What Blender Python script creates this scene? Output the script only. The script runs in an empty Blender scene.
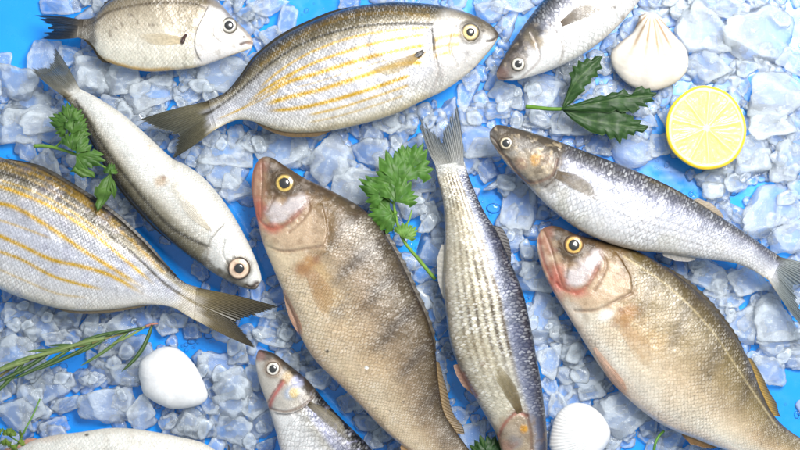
import bpy, math, random
import numpy as np
random.seed(7)
RNG = np.random.default_rng(11)
S = 0.0007            # metres per photo pixel at reference height
H = 1.30              # camera height
ZREF = 0.025
scene = bpy.context.scene
COL = scene.collection

# ------------------------------------------------------------------ helpers
def lin(c):
    c = np.asarray(c, float) / 255.0
    return np.where(c <= 0.04045, c / 12.92, ((c + 0.055) / 1.055) ** 2.4)

def W(p, z):
    p = np.asarray(p, float)
    k = (H - np.asarray(z, float)) / (H - ZREF) * S
    return (p[..., 0] - 400) * k, (225 - p[..., 1]) * k

def sstep(a, b, x):
    t = np.clip((x - a) / (b - a), 0, 1)
    return t * t * (3 - 2 * t)

def hash2(ix, iy, seed):
    n = (ix.astype(np.int64) * 374761393 + iy.astype(np.int64) * 668265263 + seed * 974711) & 0x7fffffff
    n = ((n ^ (n >> 13)) * 1274126177) & 0x7fffffff
    n = (n ^ (n >> 16)) & 0xffff
    return n / 65535.0

def vnoise(x, y, seed=0):
    ix, iy = np.floor(x), np.floor(y)
    fx, fy = x - ix, y - iy
    fx = fx * fx * (3 - 2 * fx); fy = fy * fy * (3 - 2 * fy)
    ix = ix.astype(np.int64); iy = iy.astype(np.int64)
    a = hash2(ix, iy, seed); b = hash2(ix + 1, iy, seed); c = hash2(ix, iy + 1, seed); d = hash2(ix + 1, iy + 1, seed)
    return (a * (1 - fx) + b * fx) * (1 - fy) + (c * (1 - fx) + d * fx) * fy

def fbm(x, y, seed=0, octv=4):
    s = 0; a = 0.5; t = 0
    for o in range(octv):
        s = s + a * vnoise(x * 2 ** o, y * 2 ** o, seed + o * 17); t += a; a *= 0.5
    return s / t

def dense(pts, k=24):
    P = np.asarray(pts, float)
    if len(P) == 2:
        return P[0] + (P[1] - P[0]) * np.linspace(0, 1, k)[:, None]
    Q = np.vstack([2 * P[0] - P[1], P, 2 * P[-1] - P[-2]])
    out = []
    t = np.linspace(0, 1, k, endpoint=False)[:, None]
    for i in range(1, len(Q) - 2):
        p0, p1, p2, p3 = Q[i - 1], Q[i], Q[i + 1], Q[i + 2]
        out.append(0.5 * (2 * p1 + (p2 - p0) * t + (2 * p0 - 5 * p1 + 4 * p2 - p3) * t ** 2 + (3 * p1 - p0 - 3 * p2 + p3) * t ** 3))
    out.append(P[-1:])
    return np.vstack(out)

def spl(pts, n):
    d = dense(pts)
    L = np.concatenate([[0], np.cumsum(np.linalg.norm(np.diff(d, axis=0), axis=1))])
    t = np.linspace(0, L[-1], n)
    return np.stack([np.interp(t, L, d[:, k]) for k in range(d.shape[1])], 1)

def mesh_obj(name, verts, faces, mat=None, parent=None, col=None, attrs=None, uv=None, smooth=True, origin=None):
    """link ONE mesh object; verts are world coordinates, origin is subtracted"""
    v = np.asarray(verts, np.float32).copy()
    o = np.zeros(3) if origin is None else np.asarray(origin, float)
    v = v - o
    me = bpy.data.meshes.new(name)
    me.from_pydata(v.tolist(), [], [tuple(f) for f in faces])
    if smooth:
        me.polygons.foreach_set('use_smooth', [True] * len(me.polygons))
    if col is not None:
        a = me.attributes.new('Col', 'FLOAT_COLOR', 'POINT')
        c = np.ones((len(v), 4), np.float32); c[:, :3] = col
        a.data.foreach_set('color', c.ravel())
    for k, val in (attrs or {}).items():
        a = me.attributes.new(k, 'FLOAT', 'POINT')
        a.data.foreach_set('value', np.asarray(val, np.float32).ravel())
    if uv is not None:
        li = np.empty(len(me.loops), np.int32); me.loops.foreach_get('vertex_index', li)
        l = me.uv_layers.new(name='UVMap')
        l.data.foreach_set('uv', np.asarray(uv, np.float32)[li].ravel())
    me.update()
    ob = bpy.data.objects.new(name, me)
    COL.objects.link(ob)
    if mat: me.materials.append(mat)
    if parent is not None:
        ob.parent = parent
    else:
        ob.location = o
    return ob

def tag(o, label=None, cat=None, group=None, kind=None):
    if label: o['label'] = label
    if cat: o['category'] = cat
    if group: o['group'] = group
    if kind: o['kind'] = kind
    return o

def empty(name, loc):
    o = bpy.data.objects.new(name, None); COL.objects.link(o)
    o.location = loc; o.empty_display_size = 0.02
    return o

def grid_faces(n, m, wrap=False, off=0):
    i = np.arange(n - 1)[:, None]; j = np.arange(m if wrap else m - 1)[None, :]
    j2 = (j + 1) % m
    f = np.stack([i * m + j, i * m + j2, (i + 1) * m + j2, (i + 1) * m + j], -1).reshape(-1, 4) + off
    return f.tolist()

# ------------------------------------------------------------------ node helper
class NT:
    def __init__(s, name):
        s.m = bpy.data.materials.new(name); s.m.use_nodes = True
        s.t = s.m.node_tree; s.t.nodes.clear()
        s.out = s.n('ShaderNodeOutputMaterial')
    def n(s, typ, **kw):
        nd = s.t.nodes.new(typ)
        for k, v in kw.items(): setattr(nd, k, v)
        return nd
    def set(s, sock, v):
        if isinstance(v, bpy.types.NodeSocket): s.t.links.new(v, sock)
        else:
            if hasattr(sock, 'default_value') and hasattr(sock.default_value, '__len__') and not hasattr(v, '__len__'):
                v = [v] * len(sock.default_value)
            if hasattr(v, '__len__') and len(sock.default_value) == 4 and len(v) == 3: v = list(v) + [1]
            sock.default_value = v
    def math(s, op, a, b=0.0, c=None, clamp=False):
        nd = s.n('ShaderNodeMath', operation=op); nd.use_clamp = clamp
        s.set(nd.inputs[0], a); s.set(nd.inputs[1], b)
        if c is not None: s.set(nd.inputs[2], c)
        return nd.outputs[0]
    def ramp(s, x, a, b, lo=0.0, hi=1.0):
        nd = s.n('ShaderNodeMapRange', interpolation_type='SMOOTHSTEP')
        for i, v in enumerate((x, a, b, lo, hi)): s.set(nd.inputs[i], v)
        return nd.outputs[0]
    def mix(s, f, a, b, blend='MIX'):
        nd = s.n('ShaderNodeMix', data_type='RGBA', blend_type=blend)
        s.set(nd.inputs[0], f); s.set(nd.inputs[6], a); s.set(nd.inputs[7], b)
        return nd.outputs[2]
    def noise(s, vec, scale, detail=3, rough=0.5, dim='3D'):
        nd = s.n('ShaderNodeTexNoise', noise_dimensions=dim)
        if vec is not None: s.set(nd.inputs['Vector'], vec)
        s.set(nd.inputs['Scale'], scale); s.set(nd.inputs['Detail'], detail); s.set(nd.inputs['Roughness'], rough)
        return nd.outputs[0]
    def attr(s, name, fac=False):
        nd = s.n('ShaderNodeAttribute'); nd.attribute_name = name
        return nd.outputs['Fac' if fac else 'Color']
    def bump(s, h, strength, dist, normal=None):
        nd = s.n('ShaderNodeBump'); s.set(nd.inputs['Height'], h)
        s.set(nd.inputs['Strength'], strength); s.set(nd.inputs['Distance'], dist)
        if normal is not None: s.set(nd.inputs['Normal'], normal)
        return nd.outputs[0]
    def principled(s, **kw):
        nd = s.n('ShaderNodeBsdfPrincipled')
        for k, v in kw.items(): s.set(nd.inputs[k.replace('_', ' ')], v)
        return nd
    def finish(s, shader):
        s.t.links.new(shader, s.out.inputs['Surface']); return s.m
    def geo(s): return s.n('ShaderNodeTexCoord').outputs['Object']

def fish_mat(name, sz=5.0, asp=1.0, rim=0.5, rimmul=0.45, glint=0.3, glintcol=(1, 1, 1), metal=0.25, rough=0.38, bump=0.5, rnd=0.25, coat=0.55):
    t = NT(name)
    uv = t.n('ShaderNodeUVMap'); uv.uv_map = 'UVMap'
    nz = t.n('ShaderNodeTexNoise', noise_dimensions='2D'); t.set(nz.inputs['Vector'], uv.outputs[0]); t.set(nz.inputs['Scale'], 0.09); t.set(nz.inputs['Detail'], 2.0)
    sp = t.n('ShaderNodeSeparateXYZ'); t.set(sp.inputs[0], uv.outputs[0])
    sn = t.n('ShaderNodeSeparateColor'); t.set(sn.inputs[0], nz.outputs['Color'])
    u = t.math('ADD', sp.outputs[0], t.math('MULTIPLY', t.math('SUBTRACT', sn.outputs[0], 0.5), sz * 0.9))
    w = t.math('ADD', sp.outputs[1], t.math('MULTIPLY', t.math('SUBTRACT', sn.outputs[1], 0.5), sz * 0.9))
    w = t.math('MULTIPLY', w, asp)
    a = t.math('DIVIDE', t.math('ADD', u, w), sz); b = t.math('DIVIDE', t.math('SUBTRACT', u, w), sz)
    fa, fb = t.math('FRACT', a), t.math('FRACT', b)
    pn = t.math('POWER', t.math('ADD', t.math('POWER', fa, 2.6), t.math('POWER', fb, 2.6)), 1 / 2.6)
    cmb = t.n('ShaderNodeCombineXYZ'); t.set(cmb.inputs[0], t.math('FLOOR', a)); t.set(cmb.inputs[1], t.math('FLOOR', b))
    wn = t.n('ShaderNodeTexWhiteNoise', noise_dimensions='2D'); t.set(wn.inputs['Vector'], cmb.outputs[0])
    r = wn.outputs['Value']
    msk = t.attr('Msk', True)
    col = t.attr('Col')
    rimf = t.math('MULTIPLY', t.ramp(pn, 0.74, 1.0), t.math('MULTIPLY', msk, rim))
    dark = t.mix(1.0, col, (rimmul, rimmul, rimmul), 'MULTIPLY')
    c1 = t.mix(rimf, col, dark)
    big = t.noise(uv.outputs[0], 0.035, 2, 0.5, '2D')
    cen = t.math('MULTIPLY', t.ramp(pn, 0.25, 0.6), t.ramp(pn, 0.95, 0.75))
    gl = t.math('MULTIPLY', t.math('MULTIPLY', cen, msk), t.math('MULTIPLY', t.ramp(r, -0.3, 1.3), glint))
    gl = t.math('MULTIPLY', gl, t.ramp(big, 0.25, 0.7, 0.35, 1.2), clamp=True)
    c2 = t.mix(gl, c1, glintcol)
    rv = t.math('MULTIPLY_ADD', t.math('SUBTRACT', r, 0.5), t.math('MULTIPLY', msk, rnd), 1.0)
    fine = t.noise(uv.outputs[0], 0.5, 4, 0.6, '2D')
    rv = t.math('MULTIPLY', rv, t.ramp(fine, 0.2, 0.8, 0.86, 1.12))
    c3 = t.mix(1.0, c2, rv, 'MULTIPLY')
    hgt = t.math('MULTIPLY', t.math('MINIMUM', pn, 1.0), msk)
    # a slight random tilt of each scale makes single scales glint
    hgt = t.math('ADD', hgt, t.math('MULTIPLY', t.math('MULTIPLY', t.math('SUBTRACT', fa, fb), t.math('SUBTRACT', r, 0.5)), t.math('MULTIPLY', msk, 0.9)))
    nb = t.bump(fine, 0.35, 0.0006)
    nb = t.bump(hgt, bump, sz * S * 0.12, nb)
    wet = t.noise(uv.outputs[0], 0.22, 3, 0.6, '2D')
    cn = t.bump(hgt, bump * .7, sz * S * 0.10, t.bump(wet, 0.6, 0.0012))
    p = t.principled(Base_Color=c3, Roughness=t.ramp(fine, 0.2, 0.8, rough - 0.08, rough + 0.12), Metallic=t.math('MULTIPLY', t.attr('Sil', True), metal),
                     Normal=nb, Coat_Weight=coat, Coat_Roughness=0.09, Coat_Normal=cn)
    p.inputs['Specular IOR Level'].default_value = 0.32
    p.inputs['Subsurface Weight'].default_value = 0.06
    p.inputs['Subsurface Radius'].default_value = (0.004, 0.002, 0.0015)
    p.inputs['Subsurface Scale'].default_value = 0.5
    return t.finish(p.outputs[0])

def col_mat(name, rough=0.4, coat=0.0, noise=0.0, nscale=400, bump=0.0, sss=0.0, trans=0.0, spec=0.5):
    t = NT(name); c = t.attr('Col'); g = t.geo()
    nz = t.noise(g, nscale, 4, 0.6)
    if noise: c = t.mix(1.0, c, t.ramp(nz, 0.25, 0.75, 1 - noise, 1 + noise), 'MULTIPLY')
    p = t.principled(Base_Color=c, Roughness=t.ramp(nz, 0.2, 0.8, rough - 0.08, rough + 0.1), Coat_Weight=coat, Coat_Roughness=0.08)
    p.inputs['Specular IOR Level'].default_value = spec
    if bump: t.set(p.inputs['Normal'], t.bump(nz, bump, 0.0006))
    if sss:
        p.inputs['Subsurface Weight'].default_value = sss
        p.inputs['Subsurface Radius'].default_value = (0.006, 0.004, 0.002); p.inputs['Subsurface Scale'].default_value = 0.6
    sh = p.outputs[0]
    if trans:
        tr = t.n('ShaderNodeBsdfTranslucent'); t.set(tr.inputs['Color'], c)
        mx = t.n('ShaderNodeMixShader'); t.set(mx.inputs[0], trans)
        t.t.links.new(sh, mx.inputs[1]); t.t.links.new(tr.outputs[0], mx.inputs[2]); sh = mx.outputs[0]
    return t.finish(sh)

def fin_mat():
    t = NT('fin_membrane'); c = t.attr('Col'); g = t.geo()
    nz = t.noise(g, 700, 3, 0.6)
    c = t.mix(1.0, c, t.ramp(nz, 0.25, 0.75, 0.8, 1.2), 'MULTIPLY')
    p = t.principled(Base_Color=c, Roughness=0.35, Coat_Weight=0.2, Coat_Roughness=0.15, Normal=t.bump(nz, 0.3, 0.0004))
    tr = t.n('ShaderNodeBsdfTransparent'); tl = t.n('ShaderNodeBsdfTranslucent'); t.set(tl.inputs['Color'], c)
    m0 = t.n('ShaderNodeMixShader'); t.set(m0.inputs[0], 0.25)
    t.t.links.new(p.outputs[0], m0.inputs[1]); t.t.links.new(tl.outputs[0], m0.inputs[2])
    m1 = t.n('ShaderNodeMixShader'); t.set(m1.inputs[0], t.attr('Alp', True))
    t.t.links.new(tr.outputs[0], m1.inputs[1]); t.t.links.new(m0.outputs[0], m1.inputs[2])
    return t.finish(m1.outputs[0])

FIN = fin_mat()
EYE = col_mat('eye_iris', rough=0.3, coat=0.6, noise=0.15, nscale=900)
PUP = NT('eye_pupil'); PUP = PUP.finish(PUP.principled(Base_Color=(0.02, 0.019, 0.018), Roughness=0.25, Coat_Weight=1.0, Coat_Roughness=0.04).outputs[0])

# ------------------------------------------------------------------ fish
ALLFISH = []
class Fish:
    def __init__(s, name, label, snout, dorsal, ventral, k=0.22, zc=0.024, N=420, M=150, grad=None, head=0.24, group=None, hk=0.05, seed=1):
        s.seed = seed; s.zc = zc
        s.N, s.M = N, M
        s.D = spl([snout] + dorsal, N); s.V = spl([snout] + ventral, N)
        s.dep = np.linalg.norm(s.D - s.V, axis=1)
        s.v = (1 - np.cos(np.pi * np.linspace(0, 1, M))) / 2
        s.s = np.linspace(0, 1, N)
        s.X = s.D[:, None, :] + (s.V - s.D)[:, None, :] * s.v[None, :, None]
        mid = (s.D + s.V) / 2
        ds = np.concatenate([[0], np.linalg.norm(np.diff(mid, axis=0), axis=1)])
        f = np.maximum(s.dep / s.dep.max(), 0.22) ** 0.5
        s.U = np.cumsum(ds / f)[:, None] * np.ones((1, M))
        s.Wd = (s.v[None, :] - 0.5) * (s.dep / f)[:, None]
        s.SS = s.s[:, None] * np.ones((1, M)); s.VV = np.ones((N, 1)) * s.v[None, :]
        s.px, s.py = s.X[..., 0], s.X[..., 1]
        h = k * s.dep
        # smooth thickness, keep the head from being knife thin
        ker = np.hanning(25); ker /= ker.sum()
        h = np.convolve(np.pad(h, 12, mode='edge'), ker, 'valid'); h[0] = 0.0
        tp = sstep(1.01, 0.90, s.s) * 0.95 + 0.05
        s.h = h * tp * S
        prof = (1 - np.abs(2 * s.v - 1) ** 2.3) ** 0.5
        s.prof = prof
        s.edge = sstep(0, 0.06, s.VV) * sstep(0, 0.06, 1 - s.VV)
        s.disp = (fbm(s.px * 0.03, s.py * 0.03, seed) - 0.5) * 3.0 + (fbm(s.px * 0.09, s.py * 0.09, seed + 5) - 0.5) * 1.0
        gv = [g[0] for g in grad]; gc = lin([g[1] for g in grad])
        vv = s.VV + (fbm(s.px * 0.05, s.py * 0.05, seed + 9) - 0.5) * 0.06
        s.col = np.stack([np.interp(vv, gv, gc[:, i]) for i in range(3)], -1)
        e = head + hk * (1 - (2 * s.VV - 1) ** 2)
        s.msk = sstep(e - 0.005, e + 0.02, s.SS)
        s.headm = 1 - s.msk
        s.msk = s.msk * sstep(1.0, 0.97, s.SS) * (0.3 + 0.7 * s.edge) * (.55 + .6 * sstep(.3, .65, fbm(s.px * .03, s.py * .03, seed + 60, 3)))
        s.sil = np.ones_like(s.px)
        s.name, s.label, s.group = name, label, group
        c = mid[N // 2]; zb = zc - s.h.max()
        x, y = W(c, zc); s.org = np.array([float(x), float(y), float(zb)])
        s.root = empty(name, s.org); tag(s.root, label, 'fish', group); ALLFISH.append(s)
    # painting --------------------------------------------------------
    def dist(s, pts):
        d = dense(pts, 14)
        best = np.full(s.px.shape, 1e9); tt = np.zeros_like(best)
        n = len(d) - 1
        x0, x1 = d[:, 0].min() - 40, d[:, 0].max() + 40; y0, y1 = d[:, 1].min() - 40, d[:, 1].max() + 40
        sel = (s.px > x0) & (s.px < x1) & (s.py > y0) & (s.py < y1)
        X, Y = s.px[sel], s.py[sel]; bb = np.full(X.shape, 1e9); t2 = np.zeros_like(bb); sg = np.zeros_like(bb); sgn = np.zeros_like(best)
        for i in range(n):
            a, b = d[i], d[i + 1]; ab = b - a; L = (ab ** 2).sum() + 1e-9
            t = np.clip(((X - a[0]) * ab[0] + (Y - a[1]) * ab[1]) / L, 0, 1)
            q = (X - a[0] - t * ab[0]) ** 2 + (Y - a[1] - t * ab[1]) ** 2
            m = q < bb; bb = np.where(m, q, bb); t2 = np.where(m, (i + t) / n, t2)
            sg = np.where(m, np.sign((X - a[0]) * ab[1] - (Y - a[1]) * ab[0]), sg)
        best[sel] = np.sqrt(bb); tt[sel] = t2; sgn[sel] = sg
        return best, tt, sgn
    def paint(s, w, c):
        w = np.clip(w, 0, 1)[..., None]; s.col = s.col * (1 - w) + lin(c) * w
    def line(s, pts, width, c, st=1.0, dd=0.0, soft=1.0, rag=0.5, fade=(0.0, 0.0)):
        d, t, g = s.dist(pts)
        d = d + (fbm(s.px * 0.25, s.py * 0.25, s.seed + 31, 3) - 0.5) * width * rag * 0.9
        w = np.exp(-(np.maximum(d - width * 0.5 * (1 - soft), 0) / (width * (0.35 + 0.4 * soft))) ** 2)
        if fade[0]: w = w * sstep(0, fade[0], t)
        if fade[1]: w = w * sstep(0, fade[1], 1 - t)
        if c is not None: s.paint(w * st, c)
        s.disp += w * dd
    def step(s, pts, hgt, width=5, c=None, st=0.5):
        """raised plate on the left side of the line, falling to the right of it"""
        d, t, g = s.dist(pts)
        sd = d * g
        near = np.exp(-(d / width) ** 2) * sstep(0, .1, t) * sstep(0, .1, 1 - t)
        s.disp += np.where(sd > 0, hgt * near, -hgt * 0.8 * near)
        if c is not None: s.paint(np.exp(-((sd + 1.0) / 1.5) ** 2) * near * st, c)
    def blob(s, c, r, color, st=1.0, ang=0, ry=None, dd=0.0, soft=1.0, rag=0.5, msk=None, sil=None):
        ry = ry or r; a = math.radians(ang)
        dx, dy = s.px - c[0], s.py - c[1]
        x = (dx * math.cos(a) + dy * math.sin(a)) / r; y = (-dx * math.sin(a) + dy * math.cos(a)) / ry
        q = np.sqrt(x * x + y * y) + (fbm(s.px * 0.12, s.py * 0.12, s.seed + 3) - 0.5) * rag * 1.2
        w = sstep(1 + soft * 0.5, 1 - soft * 0.5, q)
        if color is not None: s.paint(w * st, color)
        s.disp += w * dd
        if msk is not None: s.msk = s.msk * (1 - w) + msk * w
        if sil is not None: s.sil = s.sil * (1 - w) + sil * w
    def poly(s, pts, color, st=1.0, soft=4, dd=0.0, msk=None, sil=None):
        P = dense(list(pts) + [pts[0]], 8)[:-1]
        ins = np.zeros(s.px.shape, bool); x, y = s.px, s.py
        for i in range(len(P)):
            a, b = P[i], P[(i + 1) % len(P)]
            if a[1] == b[1]: continue
            c = ((a[1] > y) != (b[1] > y)) & (x < (b[0] - a[0]) * (y - a[1]) / (b[1] - a[1]) + a[0])
            ins ^= c
        d, _, _ = s.dist(list(pts) + [pts[0]])
        sd = np.where(ins, d, -d) + (fbm(s.px * 0.12, s.py * 0.12, s.seed + 13) - 0.5) * soft * 1.2
        w = sstep(-soft * 0.5, soft * 0.5, sd)
        if color is not None: s.paint(w * st, color)
        s.disp += w * dd
        if msk is not None: s.msk = s.msk * (1 - w) + msk * w
        if sil is not None: s.sil = s.sil * (1 - w) + sil * w
        return w
    def speckle(s, c, freq, th, st, seed=0, region=None):
        n = fbm(s.px * freq, s.py * freq, s.seed + 50 + seed, 3)
        w = sstep(th - 0.08, th + 0.2, n) * st * 0.85
        if region is not None: w = w * region
        s.paint(w, c)
    # geometry --------------------------------------------------------
    def build(s, mat):
        lum = (s.col * [.3, .59, .11]).sum(-1, keepdims=True)
        s.col = np.clip(lum + (s.col - lum) * 1.12, 0, 1) ** 1.13 * .80
        N, M = s.N, s.M
        zt = s.zc + s.h[:, None] * s.prof[None, :] + s.disp * S * s.edge * sstep(0, 0.04, s.SS) * (0.3 + 0.7 * sstep(1, .9, s.SS))
        s.zt = zt
        x, y = W(s.X, s.zc)
        top = np.stack([x, y, zt], -1)
        mb = 26
        vb = (1 - np.cos(np.pi * np.linspace(0, 1, mb))) / 2
        vb = vb[1:-1][::-1]
        Xb = s.D[:, None, :] + (s.V - s.D)[:, None, :] * vb[None, :, None]
        pb = (1 - np.abs(2 * vb - 1) ** 2.3) ** 0.5
        xb, yb = W(Xb, s.zc)
        bot = np.stack([xb, yb, s.zc - s.h[:, None] * pb[None, :]], -1)
        idx = np.clip(np.round(np.interp(vb, s.v, np.arange(M))).astype(int), 0, M - 1)
        V = np.concatenate([top, bot], 1); R = M + mb - 2
        col = np.concatenate([s.col, s.col[:, idx]], 1).reshape(-1, 3)
        msk = np.concatenate([s.msk, s.msk[:, idx]], 1).ravel(); sil = np.concatenate([s.sil, s.sil[:, idx]], 1).ravel()
        uv = np.stack([np.concatenate([s.U, s.U[:, idx]], 1).ravel(), np.concatenate([s.Wd, s.Wd[:, idx]], 1).ravel()], -1)
        fc = grid_faces(N, R, wrap=True)
        fc = [f[::-1] for f in fc]
        fc.append(list(range((N - 1) * R, N * R)))
        s.body = mesh_obj('body', V.reshape(-1, 3), fc, mat, s.root, np.clip(col, 0, 1), {'Msk': msk, 'Sil': sil}, uv, origin=s.org)
        return s
    def at(s, p):
        """surface height and normal at a pixel; outside the body -> centre height"""
        p = np.atleast_2d(np.asarray(p, float)); z = np.empty(len(p))
        for i, q in enumerate(p):
            d = (s.px - q[0]) ** 2 + (s.py - q[1]) ** 2
            j = np.unravel_index(np.argmin(d), d.shape)
            dd = math.sqrt(d[j])
            z[i] = s.zt[j] if dd < 3 else max(s.zt[j] - (dd - 3) * S * 0.5, s.zc - 0.004)
        return z
    def eye(s, c, r, rings, pupil=0.45, pc=(0, 0), lift=0.25):
        """rings: (fraction of radius, srgb)"""
        c = np.asarray(c, float)
        e = 3.0
        zz = s.at([c, c + [e, 0], c - [e, 0], c + [0, e], c - [0, e]])
        gx = (zz[1] - zz[2]) / (2 * e * S) * 0.4; gy = (zz[4] - zz[3]) / (2 * e * S) * 0.4
        nr, na = 26, 48
        def dome(r, hgt, c, lift, rot):
            rho = np.linspace(0, 1, nr); an = np.linspace(0, 2 * np.pi, na, endpoint=False)
            R_, A_ = np.meshgrid(rho, an, indexing='ij')
            q = np.stack([c[0] + r * R_ * np.cos(A_), c[1] - r * R_ * np.sin(A_)], -1)
            z = zz[0] + lift + hgt * r * S * np.sqrt(np.maximum(1 - R_ ** 2, 0)) - 0.35 * hgt * r * S * 0
            dx, dy = (q[..., 0] - c[0]) * S, -(q[..., 1] - c[1]) * S
            z = z + gx * dx * 1.0 + gy * dy * 1.0 * 1
            x, y = W(q, s.zc)
            return np.stack([x, y, z], -1).reshape(-1, 3), R_.ravel(), A_.ravel()
        v, rr, aa = dome(r, lift, c, -0.0002, 0)
        nzv = fbm(np.cos(aa) * 3 + 5, np.sin(aa) * 3 + rr * 4, s.seed + 77)
        rj = rr + (nzv - 0.5) * 0.14 * sstep(.3, .5, rr)
        fr = [g[0] for g in rings]; cc = lin([g[1] for g in rings])
        col = np.stack([np.interp(rj, fr, cc[:, i]) for i in range(3)], -1)
        col = col * (0.62 + 0.5 * nzv[:, None])
        f = grid_faces(nr, na, wrap=True)
        ey = mesh_obj('eye', v, f, EYE, s.root, np.clip(col, 0, 1), origin=s.org)
        c2 = c + np.asarray(pc)
        v, rr, aa = dome(r * pupil, 0.34, c2, lift * r * S * math.sqrt(1 - pupil ** 2 * 0.9) - 0.00016, 0)
        mesh_obj('pupil', v, f, PUP, ey, origin=s.org)
    def sheet(s, name, P, z, col, alp, thick=0.0005):
        n, m = P.shape[:2]
        x, y = W(P, s.zc)
        V = np.stack([x, y, z], -1).reshape(-1, 3)
        V2 = V.copy(); V2[:, 2] -= thick
        f = grid_faces(n, m); k = n * m
        f2 = [[a + k for a in q[::-1]] for q in f]
        rim = list(range(m)) + [i * m + m - 1 for i in range(1, n)] + [(n - 1) * m + j for j in range(m - 2, -1, -1)] + [i * m for i in range(n - 2, 0, -1)]
        f3 = [[rim[i], rim[(i + 1) % len(rim)], rim[(i + 1) % len(rim)] + k, rim[i] + k] for i in range(len(rim))]
        return mesh_obj(name, np.vstack([V, V2]), f + f2 + f3, FIN, s.root, np.clip(np.vstack([col.reshape(-1, 3)] * 2), 0, 1),
                        {'Alp': np.concatenate([alp.ravel()] * 2)}, origin=s.org)
    def tail(s, dtip, fork, vtip, c0, c1, rays=22, alpha=(0.95, 0.7), fray=0.12, droop=0.004, darkray=0.45, e=0.8, inset=4.5, curl=0.003):
        na, nr = rays * 7 + 1, 40
        q = np.linspace(0, 1, na)[:, None]; r = np.linspace(0, 1, nr)[None, :]
        ax = (s.D[-1] + s.V[-1] - s.D[-6] - s.V[-6]); ax = ax / np.linalg.norm(ax)
        base = s.D[-1] + (s.V[-1] - s.D[-1]) * (0.04 + 0.92 * q) - ax * inset
        dtip, fork, vtip = map(lambda a: np.asarray(a, float), (dtip, fork, vtip))
        qq = q[:, 0]
        w = np.where(qq < .5, np.abs(1 - 2 * qq), 0) ** (1 / e); w2 = np.where(qq >= .5, np.abs(2 * qq - 1), 0) ** (1 / e)
        tip = fork + (dtip - fork) * w[:, None] + (vtip - fork) * w2[:, None]
        ray = np.floor(qq * rays + 0.5)
        jit = 1 - fray * (hash2(ray.astype(int), np.zeros(na, int), s.seed + 5) ** 1.5) - 0.05 * np.abs(np.sin(np.pi * qq * rays))
        P = base[:, None, :] + (tip - base)[:, None, :] * (r * jit[:, None])[..., None]
        # outer rays bow outward a little
        nrm = np.array([ax[1], -ax[0]]); sgn = np.sign(((s.D[-1] - s.V[-1]) * nrm).sum())
        bow = np.sin(np.pi * r) * (1 - 2 * q) * 1.5
        P = P + bow[..., None] * nrm * sgn
        z = s.zc + 0.0005 * (1 - r) ** 2 + 0.0003 + curl * r * np.cos(np.pi * 1.3 * q + 0.3) - droop * r ** 1.3 + 0.00028 * np.cos(2 * np.pi * q * rays) * (0.3 + r) + 0.0012 * r * (vnoise(q * 6 + 0 * r, r * 2 + 0 * q, s.seed) - 0.5)
        c = lin(c0) * (1 - r[..., None]) + lin(c1) * r[..., None] * np.ones((na, 1, 1))
        cb = np.stack([np.interp(qq, s.v, s.col[-8, :, i]) for i in range(3)], -1)[:, None, :]
        bl = sstep(0.32, 0.02, r + (fbm(q * 9 + 0 * r, r * 2 + 0 * q, s.seed + 2) - .5) * .3)[..., None]
        rw = (0.5 + 0.5 * np.cos(2 * np.pi * q * rays)) * np.ones_like(r)
        nz = fbm(q * 14 + 0 * r, r * 3 + 0 * q, s.seed + 21)
        c = c * (1 - darkray * rw[..., None] * (0.5 + 0.5 * r[..., None])) * (0.7 + 0.6 * nz[..., None])
        c = c * (1 - bl) + cb * bl
        al = alpha[0] + (alpha[1] - alpha[0]) * r + 0.3 * rw * r - 0.25 * (nz - 0.5)
        return s.sheet('tail_fin', P, z, c, np.clip(al, 0, 1))
    def blade(s, name, p0, p1, width, c0, c1, alpha=(0.95, 0.7), bend=0.0, rays=9, root=0.25, peak=0.55, lift=0.0008, darkray=0.42):
        p0, p1 = np.asarray(p0, float), np.asarray(p1, float)
        nl, nw = 44, rays * 5 + 1
        t = np.linspace(0, 1, nl); w = np.linspace(-1, 1, nw)
        d = p1 - p0; L = np.linalg.norm(d); d /= L; n = np.array([d[1], -d[0]])
        prof = np.interp(t, [0, peak * .5, peak, .85, 1], [root, .72, 1, .8, .3])
        prof = np.convolve(np.pad(prof, 3, mode='edge'), np.ones(7) / 7, 'valid')
        cen = p0 + d * (t * L)[:, None] + n * (bend * np.sin(np.pi * t))[:, None]
        P = cen[:, None, :] + n * (prof[:, None] * w[None, :] * width * 0.5)[..., None] - d * (L * .22 * (t[:, None] ** 2) * (.5 + .5 * w[None, :]))[..., None]
        z = s.at(P.reshape(-1, 2)).reshape(nl, nw)
        ker = np.ones(5) / 5
        z = np.apply_along_axis(lambda a: np.convolve(np.pad(a, 2, mode='edge'), ker, 'valid'), 0, z)
        z = z + S * lift * 1000 * 0.35 * (0.3 + t[:, None]) + 0.00008 * np.cos(np.pi * rays * w[None, :]) + 0.0003
        c = lin(c0) * (1 - t[:, None, None]) + lin(c1) * t[:, None, None] * np.ones((1, nw, 1))
        rw = (0.5 + 0.5 * np.cos(np.pi * rays * w))[None, :] * np.ones((nl, 1))
        nz = fbm(t[:, None] * 5 + 0 * w, w[None, :] * 4 + 0 * t[:, None] + 9, s.seed + 40)
        c = c * (1 - darkray * (1 - rw[..., None])) * (.8 + .4 * nz[..., None])
        al = alpha[0] + (alpha[1] - alpha[0]) * t[:, None] ** .8 + 0.18 * (rw - .5) * t[:, None]
        al = al * (1 - .55 * np.abs(w[None, :]) ** 4 * sstep(0, .3, t)[:, None]) * sstep(1.02, .75, t[:, None] + (nz - .5) * .4) + (nz - .5) * .25
        al = np.where(t[:, None] < .1, np.maximum(al, .5), al) if alpha[0] > .6 else al * sstep(-.02, .22, t[:, None])
        return s.sheet(name, P, z, c, np.clip(al, 0, 1))
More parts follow.
